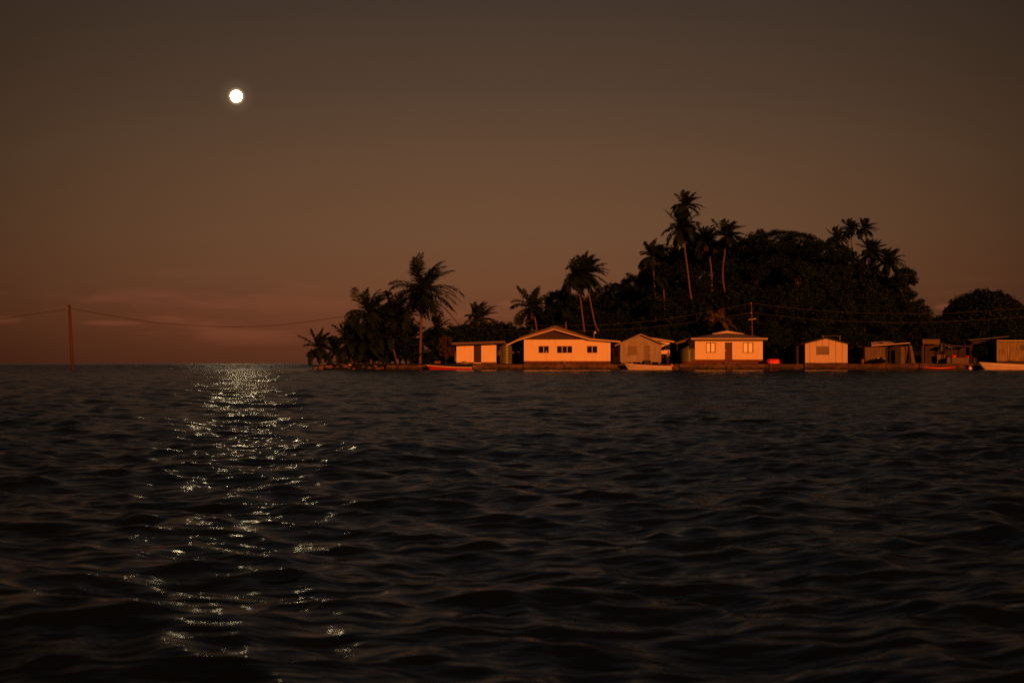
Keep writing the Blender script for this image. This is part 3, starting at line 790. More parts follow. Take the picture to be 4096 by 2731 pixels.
# --- hip roofed house
Y = 185.5
h = thing('house', (X(2915, Y), Y, .84), 'cream house with a low grey hip roof, dark red door and two pale windows', 'house')
hs = [hole(2824, 2862, 1370, 1410, Y), hole(2972, 3013, 1369, 1410.5, Y), hole(2899.5, 2929, 1369, 1438, Y)]
x0, x1, zt, zb = X(2780, Y), X(3051, Y), Z(1356, Y), Z(1438, Y)
mb = MB(); mb.wall(x0, x1, zb, zt, Y, Y + .18, hs); mb.box(x0, x0 + .18, Y + .185, Y + 7, zb, zt); mb.box(x1 - .18, x1, Y + .185, Y + 7, zb, zt); mb.box(x0, x1, Y + 7, Y + 7.18, zb, zt)
mb.build('wall', 'cream', h)
mb = MB(); mb.box(x0 - .02, X(2899, Y), Y - .03, Y + 7, .72, zb - .003); mb.box(X(2929.5, Y), x1 + .02, Y - .03, Y + 7, .72, zb - .003); mb.box(X(2899, Y) + .005, X(2929.5, Y) - .005, Y + .01, Y + 6.9, .72, zb - .01)
mb.build('plinth', 'plinth', h)
window(h, 2824, 2862, 1370, 1410, Y, 2, 'curtain', 'frame_dark', 'frame_dark', .05)
window(h, 2972, 3013, 1369, 1410.5, Y, 2, 'curtain', 'frame_dark', 'frame_dark', .05)
q = hs[2]
d = MB().box(q[0] + .01, q[1] - .01, Y + .06, Y + .11, q[2] - .02, q[3] - .01).build('door', 'door_red', h)
MB().box(q[0] + .13, q[1] - .13, Y + .045, Y + .056, Z(1391, Y), Z(1373, Y)).build('pane', 'greenglass', d)
MB().box(q[0] + .03, q[0] + .11, Y - .0, Y + .055, Z(1404, Y), Z(1399, Y)).build('handle', 'palerail', d)
MB().box(X(2893, Y), X(2936, Y), Y - 1.0, Y - .04, .74, .98).build('step', 'step', h)
Yo = Y - .65
ex0, ex1, ez = X(2764, Yo), X(3071, Yo), Z(1353, Yo)
gx0, gx1, gz = X(2850, Y + 1.6), X(2974, Y + 1.6), Z(1336.5, Y + 1.6)
yb = Y + 7.8
mb = MB()
mb.quad((ex0, Yo, ez), (ex1, Yo, ez), (gx1, Y + 1.6, gz), (gx0, Y + 1.6, gz))
mb.quad((ex1, Yo, ez), (ex1, yb, ez), (gx1, Y + 5.5, gz), (gx1, Y + 1.6, gz))
mb.quad((ex0, yb, ez), (ex0, Yo, ez), (gx0, Y + 1.6, gz), (gx0, Y + 5.5, gz))
mb.quad((ex1, yb, ez), (ex0, yb, ez), (gx0, Y + 5.5, gz), (gx1, Y + 5.5, gz))
mb.quad((ex0, yb, ez - .02), (ex1, yb, ez - .02), (ex1, Yo + .06, ez - .02), (ex0, Yo + .06, ez - .02))
rf = mb.build('roof', 'iron', h)
pkx, pkz = X(2908, Y + 1.6), Z(1322.5, Y + 1.6)
mb = MB(); a, b = (gx0, gz), (gx1, gz)
mb.band([(gx0 - .1, gz + .1), (pkx, pkz + .05), (gx1 + .1, gz + .1)], [(gx0 - .1, gz + .03), (pkx, pkz - .02), (gx1 + .1, gz + .03)], Y + 1.35, Y + 5.5)
mb.build('gablet_roof', 'iron', rf)
mb = MB(); mb.band([(gx0 - .08, gz + .026), (pkx, pkz - .024), (gx1 + .08, gz + .026)], [(gx0 + .1, gz + .004), (pkx, gz + .12), (gx1 - .1, gz + .004)], Y + 1.4, Y + 1.5)
mb.build('gablet', 'fascia', rf)
mb = MB(); mb.box(ex0 - .01, ex1 + .01, Yo - .03, Yo + .04, ez - .10, ez + .03); mb.build('gutter', 'fascia', h)
mb = MB(); mb.box(ex0 + .02, ex1 - .02, Yo + .045, Yo + .09, ez - .26, ez - .03); mb.build('fascia', 'fascia_brown', h)
# lean-to on its left
Yl = Y + .8
fx = [(X(2703, Yl), Z(1370, Yl)), (X(2779, Yl), Z(1350, Yl))]
mb = MB(); mb.band([(a, b + .05) for a, b in fx], [(a, b) for a, b in fx], Yl, Yl + 4); lr = mb.build('lean_to_roof', 'rustiron', h)
mb = MB(); mb.band([(a, b - .004) for a, b in fx], [(a, b - .22) for a, b in fx], Yl + .01, Yl + .06); mb.build('barge_board', 'fascia_brown', lr)
MB().box(X(2708, Yl), X(2711, Yl), Yl + .1, Yl + .2, .75, Z(1373, Yl)).build('post', 'shade', h)

# --- board clad shed
Y = 184.6
h = thing('shed', (X(3305, Y), Y, .84), 'pale shed clad in wide upright boards with a grey boarded window', 'shed')
x0, x1, zb = X(3220, Y), X(3391, Y), Z(1451, Y)
hw = hole(3265, 3316, 1385, 1416, Y)
edges = [3220, 3239, 3264, 3290, 3316, 3342.5, 3369.5, 3391]
def roofz(px): return Z(1351 + (3303 - px) * (24 / 97.) if px < 3303 else 1351 + (px - 3303) * (22.5 / 93.), Y) - .12
mb = MB()
for a, b in zip(edges, edges[1:]):
    aa, bb = X(a, Y) + .022, X(b, Y) - .022
    ya = Y + random.uniform(-.012, .012)
    cuts = [(zb + random.uniform(-.03, .03), None)]
    mb.wall(aa, bb, zb + random.uniform(-.03, .03), Z(1385, Y), ya, ya + .04, [hw] if 3250 < (a + b) / 2 < 3320 else [])
    if a < 3303 < b: tp = [(aa, roofz(a)), (X(3303, Y), roofz(3303)), (bb, roofz(b))]
    else: tp = [(aa, roofz(a)), (bb, roofz(b))]
    mb.band(tp, [(t[0], Z(1385, Y)) for t in tp], ya, ya + .04)
mb.build('cladding', 'board', h)
mb = MB(); zq = Z(1384, Y)
mb.box(x0 + .01, x1 - .01, Y + .07, Y + .12, zb, Z(1378, Y)); mb.box(x0 + .01, x0 + .08, Y + .125, Y + 4.6, zb, Z(1378, Y)); mb.box(x1 - .08, x1 - .01, Y + .125, Y + 4.6, zb, Z(1378, Y))
mb.box(x0, x1, Y + 4.6, Y + 4.7, zb, Z(1378, Y))
mb.build('wall', 'joint', h)
w = MB().box(hw[0] + .01, hw[1] - .01, Y + .025, Y + .05, hw[2] + .01, hw[3]).build('shutter', 'plydark', h)
MB().box(hw[0], hw[1] + .05, Y - .07, Y - .02, hw[2] - .07, hw[2] - .004).build('sill', 'plydark', w)
top = [(3204, 1376), (3303, 1350), (3398, 1374)]
fx = [(X(a, Y - .3), Z(b, Y - .3)) for a, b in top]
mb = MB(); mb.band([(a, b + .04) for a, b in fx], [(a, b - .05) for a, b in fx], Y - .32, Y + 5); rf = mb.build('roof', 'darkiron', h)
mb = MB(); mb.box(X(3285, Y + 5), X(3366, Y + 5), Y + 4.9, Y + 5.0, Z(1343.9, Y + 5), Z(1343, Y + 5)); mb.box(X(3290, Y + 5), X(3293, Y + 5), Y + 4.9, Y + 4.98, Z(1356, Y + 5), Z(1344.6, Y + 5)); mb.box(X(3358, Y + 5), X(3361, Y + 5), Y + 4.9, Y + 4.98, Z(1360, Y + 5), Z(1344.6, Y + 5))
mb.build('rail', 'plydark', h)
mb = MB(); mb.box(X(3186, Y + 1.5), x0 - .01, Y + 1.5, Y + 4, .75, Z(1380, Y)); mb.build('annex', 'shade', h)
MB().box(x0 + .05, x1 - .05, Y + .02, Y + 4, .74, zb - .04).build('base', 'concrete_dark', h)

# --- tin roofed shack
Y = 186.0
h = thing('shack', (X(3550, Y), Y, .84), 'open fronted shack under a sloping tin roof with a pale left wall panel', 'shack')
fx = [(X(a, Y - .6), Z(b, Y - .6)) for a, b in ((3486, 1382.5), (3640, 1371))]
mb = MB(); mb.band([(a, b + .05) for a, b in fx], [(a, b) for a, b in fx], Y - .6, Y + 4.2); mb.build('roof', 'rustiron', h)
mb = MB(); mb.band([(a, b + .03) for a, b in fx], [(a, b - .06) for a, b in fx], Y - .66, Y - .605); mb.build('roof_edge', 'fascia', h)
mb = MB(); mb.quad((X(3492, Y), Y + .6, Z(1381, Y)), (X(3566, Y), Y + .6, Z(1375, Y)), (X(3548, Y), Y + 3, Z(1364, Y)), (X(3506, Y), Y + 3, Z(1367, Y)))
mb.quad((X(3540, Y), Y + 1.0, Z(1371, Y)), (X(3585, Y), Y + 1.0, Z(1369, Y)), (X(3580, Y), Y + 3, Z(1363, Y)), (X(3534, Y), Y + 3, Z(1364, Y)))
o = mb.build('loose_sheet', 'fascia', h); sd = o.modifiers.new('thick', 'SOLIDIFY'); sd.thickness = .03
MB().box(X(3461, Y), X(3540, Y), Y, Y + .06, .78, Z(1388, Y)).build('wall_panel', 'shackboard', h)
MB().box(X(3541, Y), X(3556, Y), Y + .2, Y + .26, .78, Z(1383, Y)).build('wall', 'shade', h); MB().box(X(3456, Y), X(3640, Y), Y + 3.6, Y + 3.7, .75, Z(1382, Y)).build('wall', 'shade', h); MB().box(X(3456, Y), X(3460.5, Y), Y + .1, Y + 3.59, .75, Z(1386, Y)).build('wall', 'shade', h)
mb = MB(); mb.box(X(3608, Y), X(3621, Y), Y + .5, Y + .56, .78, Z(1386, Y)); mb.box(X(3622.5, Y), X(3636, Y), Y + .55, Y + .61, .78, Z(1384, Y)); mb.build('side_panel', 'shackboard', h)
MB().tube([(X(3636, Y), Y - .2, .78), (X(3636, Y), Y - .2, Z(1374, Y))], .06, 7).build('post', 'pole', h)
MB().tube([(X(3560, Y), Y - .3, .78), (X(3560, Y), Y - .3, Z(1380, Y))], .06, 7).build('post', 'shade', h)
mb = MB(); mb.hexa([(X(3641, Y), Y - .6, .80), (X(3657, Y), Y - .6, .80), (X(3657, Y), Y - .54, .80), (X(3641, Y), Y - .54, .80)],
                   [(X(3641, Y), Y + .1, Z(1381, Y)), (X(3648, Y), Y + .1, Z(1381, Y)), (X(3648, Y), Y + .16, Z(1381, Y)), (X(3641, Y), Y + .16, Z(1381, Y))])
tag(mb.build('plank', 'shackboard', loc=(X(3649, Y), Y - .5, .8)), 'tapering plank leaning by the right post of the tin roofed shack', 'plank')
# things in front of it
def crate(px0, px1, pt, Y, m, label, slats=True):
    x0, x1, zt = X(px0, Y), X(px1, Y), Z(pt, Y); zb = .86
    t = thing('crate', ((x0 + x1) / 2, Y, zb), label, 'crate', 'crates before the tin roofed shack')
    b = MB(); b.box(x0 + .02, x1 - .02, Y + .02, Y + .42, zb, zt - .03); bevel(b.build('body', m, t), .02)
    b = MB(); b.ring(x0, x1, zt - .09, zt, Y, Y + .44, .03); b.build('rim', m, t)
    return t
crate(3496, 3508, 1434, 184.8, 'buoy', 'small white crate, left of the pair before the tin roofed shack')
crate(3509, 3521, 1430, 185.0, 'buoy', 'taller white crate, right of the pair before the tin roofed shack')
mb = MB(); cx, cz = X(3531, 185), Z(1428, 185)
mb.lathe(cx, 185, [(.03, .85), (.30, .88), (.36, 1.2), (.36, cz), (.30, cz + .06)], 18)
tag(mb.build('drum', 'rustiron', loc=(cx, 185, .85), smooth=True), 'rusty round drum right of the white crates', 'drum')
mb = MB(); cx = X(3450, 185)
mb.lathe(cx, 185, [(.05, .85), (.16, .9), (.2, 1.15), (.16, 1.42), (.05, 1.48)], 14)
tag(mb.build('gas_bottle', 'dull_red', loc=(cx, 185, .85), smooth=True), 'reddish gas bottle left of the pale panel of the tin roofed shack', 'gas bottle')

# --- boarded hut with a brown fascia
Y = 187.5
h = thing('hut', (X(3722, Y), Y, .84), 'dark boarded hut under a deep brown fascia board', 'hut')
MB().box(X(3686, Y), X(3755, Y), Y - .5, Y - .44, Z(1376, Y), Z(1357, Y)).build('fascia', 'shackboard', h)
mb = MB(); mb.box(X(3683, Y), X(3758, Y), Y - .43, Y + 3.5, Z(1363, Y), Z(1361, Y)); mb.build('roof', 'darkiron', h)
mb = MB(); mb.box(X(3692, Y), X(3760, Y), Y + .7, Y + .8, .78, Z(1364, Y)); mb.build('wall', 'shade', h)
for a, b in ((3705, 3716), (3717.5, 3728), (3729, 3741)): MB().box(X(a, Y), X(b, Y), Y + .5, Y + .56, .85, Z(1381, Y)).build('panel', 'gable', h)
for a in (3690, 3751): MB().tube([(X(a, Y), Y - .35, .78), (X(a, Y), Y - .35, Z(1376, Y))], .055, 7).build('post', 'palebark', h)

# --- open stall
Y = 185.0
h = thing('stall', (X(3835, Y), Y, .84), 'open stall of thin posts with a pale low front wall', 'stall')
for a, yy in ((3782, Y + 1.5), (3807, Y - .02), (3880, Y - .02), (3791, Y + 1.8), (3880, Y + 1.8)):
    MB().tube([(X(a, yy), yy, .78), (X(a, yy), yy, Z(1385, yy))], .055, 7).build('post', 'pole', h)
mb = MB(); mb.box(X(3779, Y), X(3888, Y), Y - .08, Y + .04, Z(1386, Y), Z(1383, Y)); mb.build('beam', 'pole', h)
mb = MB(); mb.box(X(3779, Y), X(3888, Y), Y - .15, Y + 2, Z(1382.6, Y), Z(1381.5, Y)); mb.build('roof', 'darkiron', h)
MB().box(X(3789, Y), X(3879, Y), Y + .1, Y + .2, .78, Z(1430, Y)).build('front_wall', 'shackboard', h)
MB().box(X(3766, Y), X(3800, Y), Y + 1.9, Y + 2.0, .78, Z(1418, Y)).build('rear_wall', 'shackboard', h)
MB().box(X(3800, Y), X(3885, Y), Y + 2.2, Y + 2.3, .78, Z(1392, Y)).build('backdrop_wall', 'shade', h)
MB().box(X(3790, Y), X(3878, Y), Y + .22, Y + 1.2, Z(1432, Y), Z(1431, Y)).build('counter', 'shackboard', h)
def bag(px, pt, w, label, m='redcloth'):
    yy = Y + .6; cx = X(px, yy); z0 = Z(1431, Y) + .005; r = w * Y / F / 2; hh = max(.2, Z(pt, yy) - z0)
    b = MB(); b.lathe(cx, yy, [(r * .7, z0), (r, z0 + hh * .3), (r * .9, z0 + hh * .65), (r * .5, z0 + hh * .9), (r * .12, z0 + hh)], 12)
    for i in range(len(b.v)):
        x, y_, z = b.v[i]; b.v[i] = (x + .04 * math.sin(z * 17 + px), y_, z)
    tag(b.build('bag', m, loc=(cx, yy, z0), smooth=True), label, 'bag', 'bags on the stall counter')
bag(3815, 1418, 20, 'red bag at the left end of the open stall counter')
bag(3869, 1420, 15, 'smaller red bag at the right end of the open stall counter')
bag(3855, 1412, 12, 'dark bundle beside the smaller red bag on the stall counter', 'navy')

# --- dark hut and board hut at the right edge
Y = 189.0
h = thing('hut', (X(3940, Y), Y, .84), 'dark hut with a dim purplish iron roof left of the stained board hut', 'hut')
fx = [(X(a, Y), Z(b, Y)) for a, b in ((3868, 1361), (3930, 1356), (4030, 1346))]
mb = MB(); mb.band([(a, b + .05) for a, b in fx], [(a, b - .02) for a, b in fx], Y - .6, Y + 4); mb.build('roof', 'iron', h)
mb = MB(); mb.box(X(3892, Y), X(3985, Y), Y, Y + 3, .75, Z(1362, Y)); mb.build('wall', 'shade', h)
MB().tube([(X(3887, Y - .5), Y - .5, .78), (X(3887, Y - .5), Y - .5, Z(1358, Y))], .05, 7).build('post', 'pole', h)
Y = 185.2
h = thing('hut', (X(4060, Y), Y, .84), 'stained board hut cut by the right edge, dark window near its roof', 'hut')
hw = hole(4079, 4130, 1380, 1402, Y)
mb = MB()
for i in range(24):
    a = X(3987 + i * 11, Y); b = X(3987 + i * 11 + 10.4, Y); yy = Y + random.uniform(-.02, .02)
    mb.wall(a, b, Z(1442 + random.uniform(-2, 3), Y), Z(1366, Y), yy, yy + .03, [hw] if 4070 < 3987 + i * 11 < 4130 else [])
mb.build('cladding', 'oldboard', h)
mb = MB(); mb.box(X(3988, Y), X(4250, Y), Y + .06, Y + .12, .9, Z(1367, Y)); mb.box(X(3988, Y), X(3990, Y), Y + .125, Y + 4, .9, Z(1367, Y)); mb.build('wall', 'shade', h)
MB().box(hw[0] + .01, hw[1], Y + .035, Y + .055, hw[2], hw[3]).build('window', 'greenglass', h)
mb = MB(); mb.box(X(3982, Y), X(4260, Y), Y - .5, Y + 4.4, Z(1363, Y), Z(1361.5, Y)); mb.build('roof', 'iron', h)
MB().box(X(3982, Y), X(4260, Y), Y - .56, Y - .505, Z(1364.2, Y), Z(1361, Y)).build('fascia', 'fascia', h)
MB().box(X(3990, Y), X(4255, Y), Y + .13, Y + 3.9, .75, Z(1443, Y)).build('base', 'shade', h)

# ------------------------------------------------------------------ seawalls, rocks, mound
def seawall(px0, px1, pt, pb, Y, label, m='concrete', depth=.9, seed=0):
    rnd = random.Random(seed); mb = MB()
    x0, x1 = X(px0, Y), X(px1, Y); nx = max(4, int((x1 - x0) / .35)); zt = Z(pt, Y)
    prof = [(0, -.6), (-.02, 0), (.0, .45), (.03, .8), (.10, .97), (.25, 1.0), (depth, 1.0)]
    for i in range(nx + 1):
        x = x0 + (x1 - x0) * i / nx; j = rnd.uniform(-.05, .04)
        for (dy, fz) in prof:
            z = -.4 if fz < 0 else (fz * (zt + j) if fz < .9 else zt + j - (1 - fz))
            mb.v.append((x, Y + dy + rnd.uniform(-.04, .04), z + rnd.uniform(-.02, .02)))
    n = len(prof)
    for i in range(nx):
        for k in range(n - 1):
            a = i * n + k; mb.f.append((a, a + n, a + n + 1, a + 1))
    mb.f.append(tuple(range(n))); mb.f.append(tuple(nx * n + k for k in reversed(range(n))))
    o = mb.build('seawall', m, loc=((x0 + x1) / 2, Y, 0))
    return tag(o, label, 'seawall', 'concrete seawall sections')


seawall(1546, 1700, 1460, 1478, 182.0, 'short seawall block under the left palms, ending at the red boat', seed=1)
seawall(1701, 1890, 1459, 1478, 182.3, 'seawall section behind the red boat', 'concrete_dark', seed=2)
seawall(1891, 2092, 1457, 1478, 182.0, 'seawall section below the flat roofed house and its tank', seed=3)
seawall(2093, 2256, 1455.5, 1478, 181.8, 'seawall section below the left half of the long house', seed=4)
seawall(2258, 2470, 1455.5, 1478, 181.9, 'seawall section below the right half of the long house', seed=5)
seawall(2471, 2720, 1456, 1477, 182.1, 'seawall section behind the white boat', 'concrete_dark', seed=6)
seawall(2721, 2905, 1455.5, 1476, 181.9, 'seawall section below the left half of the hip roofed house', 'concrete', seed=7)
seawall(2906, 3060, 1455.5, 1476, 182.0, 'seawall section below the right half of the hip roofed house', 'concrete', seed=8)
seawall(3061, 3218, 1456, 1475, 182.1, 'seawall section with the red covered tub above it', 'concrete_mid', seed=9)
seawall(3219, 3394, 1453.5, 1474, 181.8, 'seawall section carrying the board clad shed', 'concrete_mid', seed=10)
seawall(3395, 3545, 1454, 1475, 182.0, 'seawall section just right of the board clad shed', 'concrete_mid', seed=11)
seawall(3546, 3676, 1453, 1474, 181.9, 'seawall section below the tin roofed shack', 'concrete_mid', seed=12)
seawall(3679, 3895, 1453, 1475, 182.1, 'seawall section behind the long red kayak', 'concrete_mid', seed=13)
seawall(3896, 4300, 1454, 1476, 182.6, 'seawall section behind the white boat at the right edge', 'concrete_dark', seed=14)


def rock(px, py, w, Y, m, label, group='rocks at the island tip', seed=0):
    rnd = random.Random(seed + int(px)); r = w * Y / F / 2
    mb = MB(); x, z = X(px, Y), Z(py, Y); seg = 9
    ph = [rnd.uniform(.75, 1.2) for _ in range(seg)]; i0 = len(mb.v)
    pr = [(.85, -.75), (1, -.15), (.85, .35), (.45, .68), (.08, .75)]
    for (rr, hh) in pr:
        for q in range(seg):
            a = 6.283 * q / seg; k = ph[q] * rnd.uniform(.9, 1.1)
            mb.v.append((x + r * rr * k * math.cos(a), Y + r * rr * k * .8 * math.sin(a), z + r * .62 * hh * rnd.uniform(.85, 1.15)))
    for k in range(len(pr) - 1):
        for q in range(seg):
            a = k * seg + q; b = k * seg + (q + 1) % seg; mb.f.append((a, b, b + seg, a + seg))
    mb.f.append(tuple(range(4 * seg, 5 * seg))); mb.f.append(tuple(reversed(range(seg))))
    o = mb.build('rock', m, loc=(x, Y, z))
    tag(o, label, 'rock', group)


rnd = random.Random(5)
for i in range(34):
    px = 1262 + i * 8.4 + rnd.uniform(-4, 4)
    rock(px, rnd.uniform(1464, 1475), rnd.uniform(11, 24), 183.4 + rnd.uniform(-.8, .5), 'rock', 'reddish brown stone in the low rubble bank along the island tip', seed=i)
rock(1369, 1459, 9, 183.6, 'palerock', 'pale upright stone on the rubble bank below the two short posts')
rock(1578, 1458, 10, 182.6, 'palerock', 'pale round stone resting on the short seawall block')
rock(1400, 1459, 14, 183.8, 'palerock', 'flat pale stone on the rubble bank right of the short posts')
rock(1283, 1456, 9, 184.2, 'rock', 'reddish stone at the foot of the leftmost palm')
for px, l in ((1374, 'short dark post on the island tip, left of a pair'), (1403, 'short dark post on the island tip, right of a pair')):
    Yp = 187.0; mb = MB(); x = X(px, Yp)
    mb.tube([(x, Yp, .6), (x + .03, Yp, Z(1436, Yp)), (x, Yp, Z(1429, Yp))], [.13, .12, .10], 8)
    tag(mb.build('post', 'shade', loc=(x, Yp, .7)), l, 'post', 'short posts on the tip')
t = thing('sand_heap', (X(1857, 183.4), 183.4, .8), 'rounded heap of sand between the red boat and the flat roofed house', 'sand heap')
mb = MB(); sg = 20
mb.lathe(X(1857, 183.4), 183.4, [(.72, .70), (.62, .86), (.48, 1.0), (.30, 1.1), (.12, 1.15), (.02, 1.16)], sg)
for i in range(len(mb.v)):
    x, y_, z = mb.v[i]; mb.v[i] = (x + .05 * math.sin(i * 2.1), y_ + .05 * math.cos(i * 1.3), z + .02 * math.sin(i * 3.7))
mb.build('heap', 'sand', t, True)
mb = MB(); mb.tube([(X(1738, 184), 184, 1.02), (X(1762, 184), 184, 1.02)], .17, 12)
tag(bevel(mb.build('drum', 'dull_red', loc=(X(1750, 184), 184, .85))), 'dull red drum lying on its side behind the red boat', 'drum')

# ------------------------------------------------------------------ boats
def boat(px_bow, px_stern, py_bow, py_stern, Y, hullm, label, beam=1.5, motor=True, sheer=0.5, rot=0, draft=.12, cowl='black', strake=False, n=22, group='open boats moored along the seawall'):
    xb, xs_ = X(px_bow, Y), X(px_stern, Y); Ln = xs_ - xb
    zb, zs = Z(py_bow, Y), Z(py_stern, Y)
    t = thing('boat', ((xb + xs_) / 2, Y, 0), label, 'boat', group)
    def sec(u):
        # u 0 bow .. 1 stern ; returns half beam, gunwale z, keel z, chine half beam
        hb = beam / 2 * (1 - (1 - min(1, u / .55)) ** 2.2) * (1 - .10 * max(0, (u - .7) / .3))
        gz_ = zs + (zb - zs) * (1 - u) ** 2.0
        kz = -draft + (zb - .15 + draft) * max(0, 1 - u / .13) ** 1.6
        return max(hb, .012), gz_, min(kz, gz_ - .04)
    outer, inner, rail = MB(), MB(), MB()
    prof = [(1, 1), (.96, .62), (.86, .28), (.55, .07), (0, 0)]
    K = 2 * len(prof) - 1
    for mb, ins in ((outer, 0), (inner, .05)):
        for i in range(n + 1):
            u = i / n; hb, gz_, kz = sec(u); x = xb + Ln * u + (.12 * (1 - u) ** 8)
            hb2 = max(hb - ins, .006); kz2 = kz + ins * 1.6
            ring = [(-a, f) for a, f in prof] + [(a, f) for a, f in reversed(prof[:-1])]
            for a, f in ring: mb.v.append((x + (0 if f > .9 else .10 * (1 - f) * max(0, 1 - u / .2)), Y + a * hb2, kz2 + (gz_ - kz2) * f - (0.0 if ins == 0 else .004)))
        for i in range(n):
            for k in range(K - 1):
                a = i * K + k; q = (a, a + 1, a + K + 1, a + K); mb.f.append(q if ins == 0 else q[::-1])
        mb.f.append(tuple(n * K + k for k in range(K)))
    hl = outer.build('hull', hullm, t, True)
    inner.build('inside', 'boatin', t, True)
    for sgn in (-1, 1):
        pts = []
        for i in range(n + 1):
            u = i / n; hb, gz_, kz = sec(u); pts.append((xb + Ln * u, Y + sgn * hb, gz_ + .0))
        MB().tube(pts, .06, 6).build('gunwale', 'palerail', t, True)
        if strake:
            pts = []
            for i in range(2, n + 1):
                u = i / n; hb, gz_, kz = sec(u); pts.append((xb + Ln * u, Y + sgn * (hb * .985 + .01), kz + (gz_ - kz) * .66))
            MB().tube(pts, .018, 5).build('rubbing_strake', 'frame_dark', t)
    for u in (.38, .62, .86):
        hb, gz_, kz = sec(u); x = xb + Ln * u
        MB().box(x - .13, x + .13, Y - hb + .06, Y + hb - .06, gz_ - .18, gz_ - .14).build('seat', 'boatin', t)
    hb, gz_, kz = sec(1); x = xb + Ln
    MB().box(x - .04, x + .03, Y - hb, Y + hb, kz + .04, gz_ + .02).build('transom', hullm, t)
    if motor:
        m = MB(); m.hexa([(x - .02, Y - .16, gz_ + .02), (x + .36, Y - .15, gz_ - .06), (x + .36, Y + .15, gz_ - .06), (x - .02, Y + .16, gz_ + .02)],
                         [(x - .06, Y - .13, gz_ + .36), (x + .28, Y - .12, gz_ + .26), (x + .28, Y + .12, gz_ + .26), (x - .06, Y + .13, gz_ + .36)])
        mo = bevel(m.build('outboard_motor', cowl, t, True), .06, 3)
        MB().tube([(x + .2, Y, gz_ - .03), (x + .62, Y, gz_ - .18), (x + .95, Y, gz_ - .36)], [.07, .05, .035], 7).build('leg', 'black', mo)
        m = MB()
        for k in range(3):
            a = k * 2.094; c = Vector((x + .97, Y, gz_ - .37)); d1 = Vector((.05, math.cos(a), math.sin(a))) * .13
            m.hexa([tuple(c + Vector((-.01, -.02, -.02))), tuple(c + Vector((.01, -.02, -.02))), tuple(c + Vector((.01, .02, .02))), tuple(c + Vector((-.01, .02, .02)))],
                   [tuple(c + d1 + Vector((-.01, -.03, -.03))), tuple(c + d1 + Vector((.01, -.03, -.03))), tuple(c + d1 + Vector((.01, .03, .03))), tuple(c + d1 + Vector((-.01, .03, .03)))])
        m.build('propeller', 'black', mo)
    return t


boat(1702, 1888, 1460, 1469.5, 180.4, 'redpaint', 'narrow red boat with a pale rim and black outboard, below the flat roofed house', beam=1.2)
boat(2493, 2683, 1452, 1465, 180.2, 'whitepaint', 'white open boat with a dark line along its side, before the grey gabled hut', beam=1.55, strake=True, cowl='redpaint')
boat(3913, 4170, 1449, 1460, 179.5, 'whitepaint', 'long white boat cut by the right edge of the photo', beam=1.7, strake=True)
# kayak
Y = 179.6
mb = MB(); n = 24; x0, x1 = X(3691, Y), X(3823, Y); seg = 10
for i in range(n + 1):
    u = i / n; w = max(.01, .34 * math.sin(math.pi * u) ** .6); zc = Z(1473, Y) + .14 * (2 * u - 1) ** 2 + .02; hh = .02 + .10 * math.sin(math.pi * u) ** .5
    for q in range(seg):
        a = 6.283 * q / seg; mb.v.append((x0 + (x1 - x0) * u, Y + w * math.cos(a), zc + hh * math.sin(a)))
for i in range(n):
    for q in range(seg):
        a = i * seg + q; b = i * seg + (q + 1) % seg; mb.f.append((a, a + seg, b + seg, b))
t = thing('kayak', (X(3757, Y), Y, 0), 'long slim bright red kayak lying at the foot of the right seawall', 'kayak')
mb.build('hull', 'orange', t, True)
mb = MB(); cx, zc = X(3757, Y), Z(1473, Y) + .02 + .105
pts = [(cx + .42 * math.cos(a), Y + .2 * math.sin(a), zc) for a in [6.283 * q / 16 for q in range(17)]]
mb.tube(pts, .03, 5, False).build('cockpit_rim', 'black', t)
# buoy
t = thing('buoy', (X(3880, 179), 179, .1), 'round white buoy floating left of the boat at the right edge', 'buoy')
zc = Z(1473, 179); r = .25
MB().lathe(X(3880, 179), 179, [(max(.01, r * math.sin(a)), zc - r * math.cos(a)) for a in [math.pi * k / 12 for k in range(13)]], 20).build('float', 'buoy', t, True)
MB().tube([(X(3880, 179) + .07 * math.cos(a), 179, zc + r + .04 + .07 * math.sin(a)) for a in [6.283 * k / 10 for k in range(11)]], .018, 5, False).build('ring', 'metal', t)
# red covered tub on a post
Y = 183.4
t = thing('covered_tub', (X(3092, Y), Y, .84), 'bright red cover pulled over an upturned tub right of the hip roofed house', 'cover')
mb = MB(); a, b, zt, zb = X(3067, Y), X(3119, Y), Z(1436, Y), Z(1454, Y)
N = 14; ring = []
for k, (f, zz_) in enumerate(((1.0, zb), (1.0, zb + .08), (.97, zb + .3), (.90, zt - .06), (.78, zt), (.3, zt + .03))):
    for q in range(N * 2):
        an = 6.283 * q / (N * 2); ex = 2 / 4.5
        cx_, sy_ = math.cos(an), math.sin(an)
        mb.v.append(((a + b) / 2 + (b - a) / 2 * f * math.copysign(abs(cx_) ** ex, cx_), Y + .55 * f * math.copysign(abs(sy_) ** ex, sy_), zz_ + .02 * math.sin(an * 5 + k)))
for k in range(5):
    for q in range(2 * N):
        i = k * 2 * N + q; j = k * 2 * N + (q + 1) % (2 * N); mb.f.append((i, j, j + 2 * N, i + 2 * N))
mb.f.append(tuple(range(5 * 2 * N, 6 * 2 * N)))
mb.build('cover', 'redcloth', t, True)
mb = MB(); mb.tube([(X(3085, 181.6), 181.6, -.4), (X(3085, 181.6), 181.6, Z(1456, 181.6))], .06, 8)
tag(mb.build('mooring_post', 'palebark', loc=(X(3085, 181.6), 181.6, 0)), 'pale mooring post before the seawall under the red cover', 'post')

